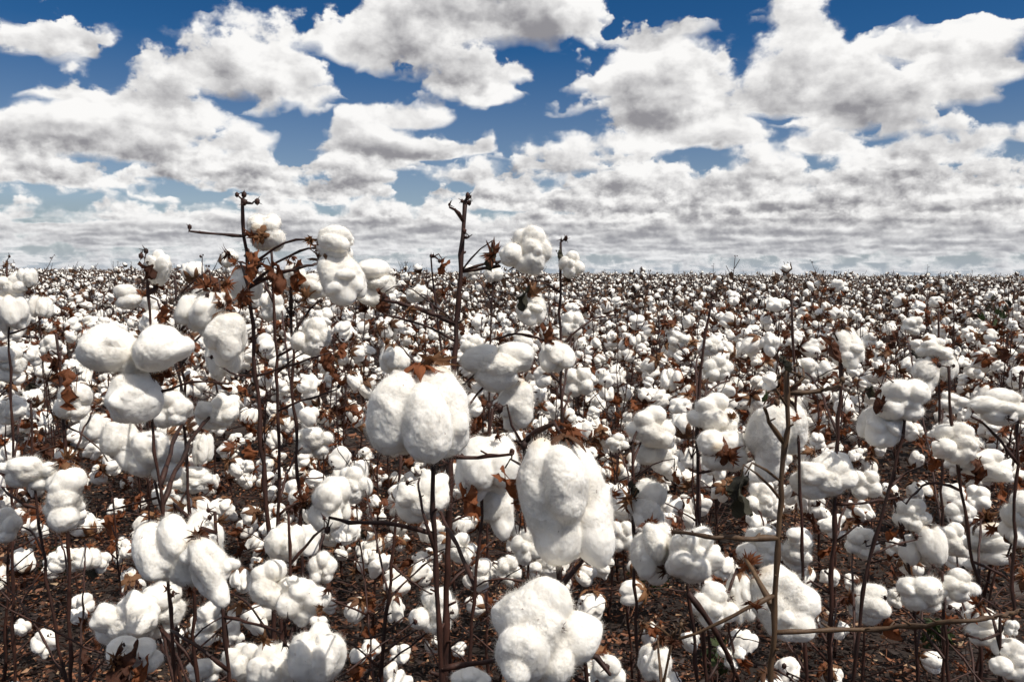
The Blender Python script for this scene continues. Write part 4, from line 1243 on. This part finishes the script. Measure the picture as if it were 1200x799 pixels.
def build_plan(pl, level):
    """the first plant of its kind; level 0 nearer, 1 farther"""
    g = np.random.default_rng(pl['seed'] + 5)
    root = bpy.data.objects.new('cotton_plant', None)
    root.empty_display_size = 0.1
    COL.objects.link(root)
    mb, sp, sr = stem_geo(pl['stem'], 0.0046, 0.0016, g, step=0.05, wob=0.003, sides=6, tip=3)
    link('stem', mb.mesh('stem', [M_BARK]), root)
    for b in pl['branches']:
        mb = MB()
        p = smooth_path(b, 0.025, 0.0022, g)
        tube(mb, p, np.linspace(.0026, .0014, len(p)), 5)
        link('branch', mb.mesh('branch', [M_BARK]), root)
    for b in pl['twigs']:
        mb, _, _ = stem_geo(b, .0018, .0009, g, step=.02, wob=.0016, sides=5, tip=2)
        link('twig', mb.mesh('twig', [M_BARK]), root)
    for p, s, r_, i in pl['bracts']:
        o = link('dry_bract', BRACT[i], root)
        o.location, o.rotation_euler, o.scale = p, r_, (s,) * 3
    for e, ax, w, asp, i in pl['bolls']:
        axv = Vector(ax).normalized()
        place_boll(root, Vector((0, 0, 0)), Vector(e) + axv * w * asp * .5, w, w * asp if abs(axv.x) < .72 else w, axv, (MID if level == 0 else LOW)[i], BUR[i % len(BUR)], spin=g.uniform(0, 6), bur_scale=1.0)
    for p, s, r_, i in pl['leaves']:
        o = link('dry_leaf', (LEAF if g.random() < .93 else LEAF_DARK)[i % 2] if i > 3 else LEAF[i], root)
        o.location, o.rotation_euler, o.scale = p, r_, (s * 1.3,) * 3
    return root


def copy_plant(src):
    r = src.copy()
    COL.objects.link(r)
    for ch in list(src.children):
        c = ch.copy()
        COL.objects.link(c)
        c.parent = r
        for gc in list(ch.children):
            d_ = gc.copy()
            COL.objects.link(d_)
            d_.parent = c
    return r


NPLAN = 14
plans = [plan(500 + i) for i in range(NPLAN)]
protos = {}
# where the individual plants stand (jittered, never closer than 0.33 m)
g = np.random.default_rng(4242)
spots = []
tries = 0
N_IND = 256
FARTHEST = 8.2
near_feet = [np.array([o.location.x, o.location.y]) for o in COL.objects if o.name.startswith('cotton_plant') and o.parent is None]
while len(spots) < N_IND and tries < 60000:
    tries += 1
    y = 1.60 + (FARTHEST - 1.60) * g.random() ** 0.88
    x = g.uniform(-1, 1) * (0.665 * y + 0.22)
    p = np.array([x, y])
    if any((s[0] - x) ** 2 + (s[1] - y) ** 2 < 0.24 ** 2 for s in spots):
        continue
    if any(((q - p) ** 2).sum() < 0.20 ** 2 for q in near_feet):
        continue
    spots.append((x, y))
spots.sort(key=lambda s: s[1])
ROWS = [(2.7, 'just behind the nearest'), (3.8, 'in the second row'), (5.4, 'well into the field'), (7.4, 'deep in the field'), (99, 'far back')]
COLS = [(150, 'by the left edge'), (270, 'beyond the three-lobed boll'), (420, 'beyond the tallest stem'), (560, 'beyond the forked bare tip'),
        (700, 'beyond the knobbly boll'), (860, 'left of the tan leafless stem'), (1020, 'beyond the tan leafless stem'), (2000, 'by the right edge')]
cells = {}
for i, (x, y) in enumerate(spots):
    j = int(g.integers(0, NPLAN))
    level = 0 if y < 4.2 else 1
    if (j, level) not in protos:
        protos[(j, level)] = root = build_plan(plans[j], level)
    else:
        root = copy_plant(protos[(j, level)])
    s = g.uniform(0.86, 1.08) * (1.0 if y > 2.6 else 0.80)
    if g.random() < 0.12:
        s *= 1.16
    root.location = (x, y, -0.01)
    root.rotation_euler = (0, 0, g.uniform(0, 6.28))
    root.scale = (s * g.uniform(.95, 1.1),) * 2 + (s,)
    H = plans[j]['H'] * s
    size = 'tall' if H > 0.93 else ('short' if H < 0.80 else 'middling')
    full = 'laden' if len(plans[j]['bolls']) >= 13 else 'thin'
    px = 600 + FPX * x / y
    row = next(t for lim, t in ROWS if y < lim)
    col_ = next(t for lim, t in COLS if px < lim)
    cells.setdefault(('%s %s cotton plant %s, %s' % (size, full, row, col_)), []).append((px, root))
ORD = {2: ['left', 'right'], 3: ['left', 'middle', 'right']}
for lab, members in cells.items():                       # alike plants of one patch are told apart from left to right
    members.sort(key=lambda m: m[0])
    n = len(members)
    for q, (px, root) in enumerate(members):
        if n == 1:
            w = ''
        elif n <= 3:
            w = ORD[n][q] + ' '
        else:
            w = 'leftmost ' if q == 0 else ('rightmost ' if q == n - 1 else ['second', 'third', 'fourth', 'fifth', 'sixth', 'seventh', 'eighth'][min(q - 1, 6)] + ' from left, ')
        text = w + lab
        if len(text.split()) > 16:
            text = text.replace('cotton plant ', 'plant ')
        tagd(root, text, 'cotton plant', 'open cotton plants filling the field')


# ------------------------------------------------------------------ the rest of the field: one mass
def plan_arrays(pl, lod):
    g = np.random.default_rng(pl['seed'] + 9)
    mb = MB()
    if lod == 0:
        tube(mb, pl['stem'][::1], np.linspace(.008, .003, 8), 3, 1, cap=False)
        for b in pl['branches']:
            tube(mb, [b[0], b[1], b[2]], [.0035, .003, .002], 3, 1, cap=False)
        q = 3
    else:
        tube(mb, pl['stem'][[0, 4, 7]], [.010, .008, .005], 3, 1, cap=False)
        q = 2 if lod == 1 else 1
    for b in pl['twigs']:
        tube(mb, [b[0], b[2]], [.004, .003] if lod == 0 else [.007, .005], 3, 1, cap=False)
        if lod > 0:
            mb.add(np.array([[0, 0, 1.], [1, 0, -.5], [-.5, .8, -.5], [-.5, -.8, -.5]]) * .012 + b[2], [(0, 1, 2), (0, 2, 3), (0, 3, 1)], 2)
    for p, s, r_, i in pl['bracts']:
        for t in range(2):
            Mx = np.array(Euler(tuple(np.array(r_) + t * 1.7)).to_matrix())
            vv = np.array([[0, 0, 0], [.35, .3, 0], [.5, -.5, .2], [-.55, .35, -.1]]) * s * 1.3
            mb.add(vv @ Mx.T + p, [(0, 1, 2), (0, 1, 3)], 2)
    bolls = pl['bolls'] if lod < 2 else sorted(pl['bolls'], key=lambda b: -b[0][2])[:7]
    for e, ax, w, asp, i in bolls:
        a = np.asarray(ax) / np.linalg.norm(ax)
        Rm = rot_to(a)
        if q >= 2:
            mbb = cotton_geo(['puff', 'puff', 'lump', 'tail', 'puff', 'lump', 'stack', 'puff'][i], 300 + i, q)
            v, f, _, _ = mbb.arrays()
        else:
            v, f = ico(1)
            v = v * .5 + np.array([0, 0, .5])
        w = w * (1.0, 1.12, 1.22)[lod]
        v = (v * np.array([w, w, w * asp])) @ Rm.T + e
        mb.add(v, f, 0)
        # bur: three pointed flaps
        for t in range(4 if lod == 0 else 3):
            an = t * 2.09 + g.uniform(0, 2)
            c, s = math.cos(an), math.sin(an)
            c2, s2 = math.cos(an + 1.3), math.sin(an + 1.3)
            vv = np.array([[0, 0, -.18], [c * .60, s * .60, .10], [c2 * .62, s2 * .62, .16], [(c + c2) * .46, (s + s2) * .46, .66]]) * w * (1.0 if lod == 0 else 1.15)
            mb.add(vv @ Rm.T + e, [(0, 1, 2), (1, 3, 2)], 2)
    for p, s, r_, i in pl['leaves'] if lod < 2 else pl['leaves'][-4:]:
        Mx = np.array(Euler(r_).to_matrix())
        vv = np.array([[0, 0, 0], [.35, .1, -.3], [-.3, .12, -.45], [.05, -.05, -.9], [.45, -.1, -.8]]) * s * 1.8
        mb.add(vv @ Mx.T + p, [(0, 1, 2), (1, 3, 2), (1, 4, 3)], 2)
    # dark tip buds
    tip = pl['stem'][-1]
    for t in range(2):
        vv, ff = ico(1) if lod == 0 else (np.array([[0, 0, 1.], [1, 0, -.5], [-.5, .8, -.5], [-.5, -.8, -.5]]), np.array([[0, 1, 2], [0, 2, 3], [0, 3, 1]]))
        mb.add(vv * (0.006 if lod == 0 else .010) + tip + g.normal(0, .010, 3), ff, 1)
    return mb.arrays()


def scatter(mb, n, y0, y1, lod, seed, spread=0.68, xs_=(1.0, 1.0)):
    g = np.random.default_rng(seed)
    y = np.sqrt(g.uniform(y0 ** 2, y1 ** 2, n))
    x = g.uniform(-1, 1, n) * (spread * y + .5)
    which = g.integers(0, NPLAN, n)
    for j in range(NPLAN):
        ids = np.where(which == j)[0]
        if not len(ids):
            continue
        v, f, mi, _ = plan_arrays(plans[j], lod)
        m = len(ids)
        a = g.uniform(0, 6.283, m)
        s = g.uniform(.82, 1.06, m) * np.where(g.random(m) < .13, 1.27, 1)
        sx = s * xs_[0]
        sz = s * xs_[1] * np.where(g.random(m) < .04, 1.12, 1)
        c, sn = np.cos(a)[:, None], np.sin(a)[:, None]
        V = np.stack([(v[None, :, 0] * c - v[None, :, 1] * sn) * sx[:, None] + x[ids][:, None],
                      (v[None, :, 0] * sn + v[None, :, 1] * c) * sx[:, None] + y[ids][:, None],
                      v[None, :, 2] * sz[:, None] + np.zeros((m, 1))], 2).reshape(-1, 3)
        F = (f[None] + (np.arange(m) * len(v))[:, None, None]).reshape(-1, 3)
        mb.add(V, F, np.tile(mi, m))


M_FAR_LEAF, t_, out_ = new_mat('field_leaf')
tc_ = t_.node('ShaderNodeTexCoord')
nn_ = t_.noise(tc_.outputs['Object'], 6.0, 2.0)
principled(t_, out_, t_.mix(t_.rng(nn_, .4, .6), (0.040, 0.020, 0.011, 1), (0.14, 0.070, 0.033, 1)), 0.7)

A0_, A1_, A2_, A3_ = FARTHEST, 24.0, 60.0, 140.0
def narea(a, b, dens):
    return int(0.68 * (b * b - a * a) * dens)
fm = MB()
scatter(fm, narea(A0_, A1_, 5.0), A0_ - .1, A1_, 0, 21)
scatter(fm, narea(A1_, A2_, 3.4), A1_, A2_, 1, 22)
scatter(fm, narea(A2_, A3_, 1.3), A2_, A3_, 2, 23)
scatter(fm, narea(A3_, 340, 0.16), A3_, 340, 2, 24, xs_=(2.2, 1.0))
field = link('cotton_field', fm.mesh('cotton_field', [M_COTTON, M_BARK, M_FAR_LEAF]))
tagd(field, 'far rows of open cotton running to the flat horizon', 'cotton field', kind='stuff')

# ------------------------------------------------------------------ green weeds on the ground
WEEDS = [(193, 655, 2.1, 'small green weed sprouting between stems at left'), (70, 690, 1.9, 'low dark green weed on the ground near the left edge'),
         (760, 700, 1.9, 'green weed on the ground right of the drooping boll'), (1108, 780, 1.75, 'green weed on the ground at the bottom right'),
         (822, 795, 1.7, 'green weed at the bottom beside the tan stem')]
for i, (px, py, d, lab) in enumerate(WEEDS):
    g = np.random.default_rng(60 + i)
    r_ = ray(px, py)
    t = CAM_H / -r_.z
    p = Vector((0, 0, CAM_H)) + r_ * t
    root = bpy.data.objects.new('weed', None)
    COL.objects.link(root)
    root.location = (p.x, p.y, 0)
    tagd(root, lab, 'weed', 'green weeds on the ground')
    mb = MB()
    ends = []
    for q in range(5):
        a = g.uniform(0, 6.28)
        e = np.array([math.cos(a) * .05, math.sin(a) * .05, g.uniform(.05, .12)])
        tube(mb, [np.zeros(3), e * .5 + np.array([0, 0, .01]), e], [.0016, .0014, .001], 4)
        ends.append(e)
    link('stem', mb.mesh('stem', [M_GREEN]), root)
    for e in ends:
        for q in range(3):
            o = link('leaf', LEAF_GREEN[q % 2], root)
            o.location = Vector(e) + Vector(g.normal(0, .008, 3))
            o.scale = (g.uniform(.03, .055),) * 3
            o.rotation_euler = (g.uniform(-1.8, 1.8), g.uniform(-1.0, 1.0), g.uniform(0, 6.28))
# a taller plant that is still green, above the crop on the right
g = np.random.default_rng(99)
for (px, py, d, lab) in [(1166, 345, 5.2, 'cotton plant still bearing dull green leaves, rising above the crop at right')]:
    p = at(px, py, d)
    root = bpy.data.objects.new('cotton_plant', None)
    COL.objects.link(root)
    root.location = (p.x, p.y, 0)
    tagd(root, lab, 'cotton plant', None)
    mb, sp, sr = stem_geo([(0, 0, 0), (.01, 0, .4), (0, .01, .8), (.01, 0, p.z)], .007, .002, g, tip=3)
    link('stem', mb.mesh('stem', [M_BARK]), root)
    for q in range(16):
        z = g.uniform(p.z * .72, p.z)
        a = g.uniform(0, 6.28)
        e = np.array([math.cos(a) * g.uniform(.02, .10), math.sin(a) * g.uniform(.02, .10), z])
        o = link('leaf', (LEAF_GREEN + LEAF_DARK)[q % 3], root)
        o.location = e
        o.scale = (g.uniform(.035, .06),) * 3
        o.rotation_euler = (g.uniform(-.8, .8), g.uniform(-.8, .8), g.uniform(0, 6.28))
print('objects', len(COL.objects), 'field tris', len(field.data.polygons), 'individuals', len(spots), 'big', n_big)
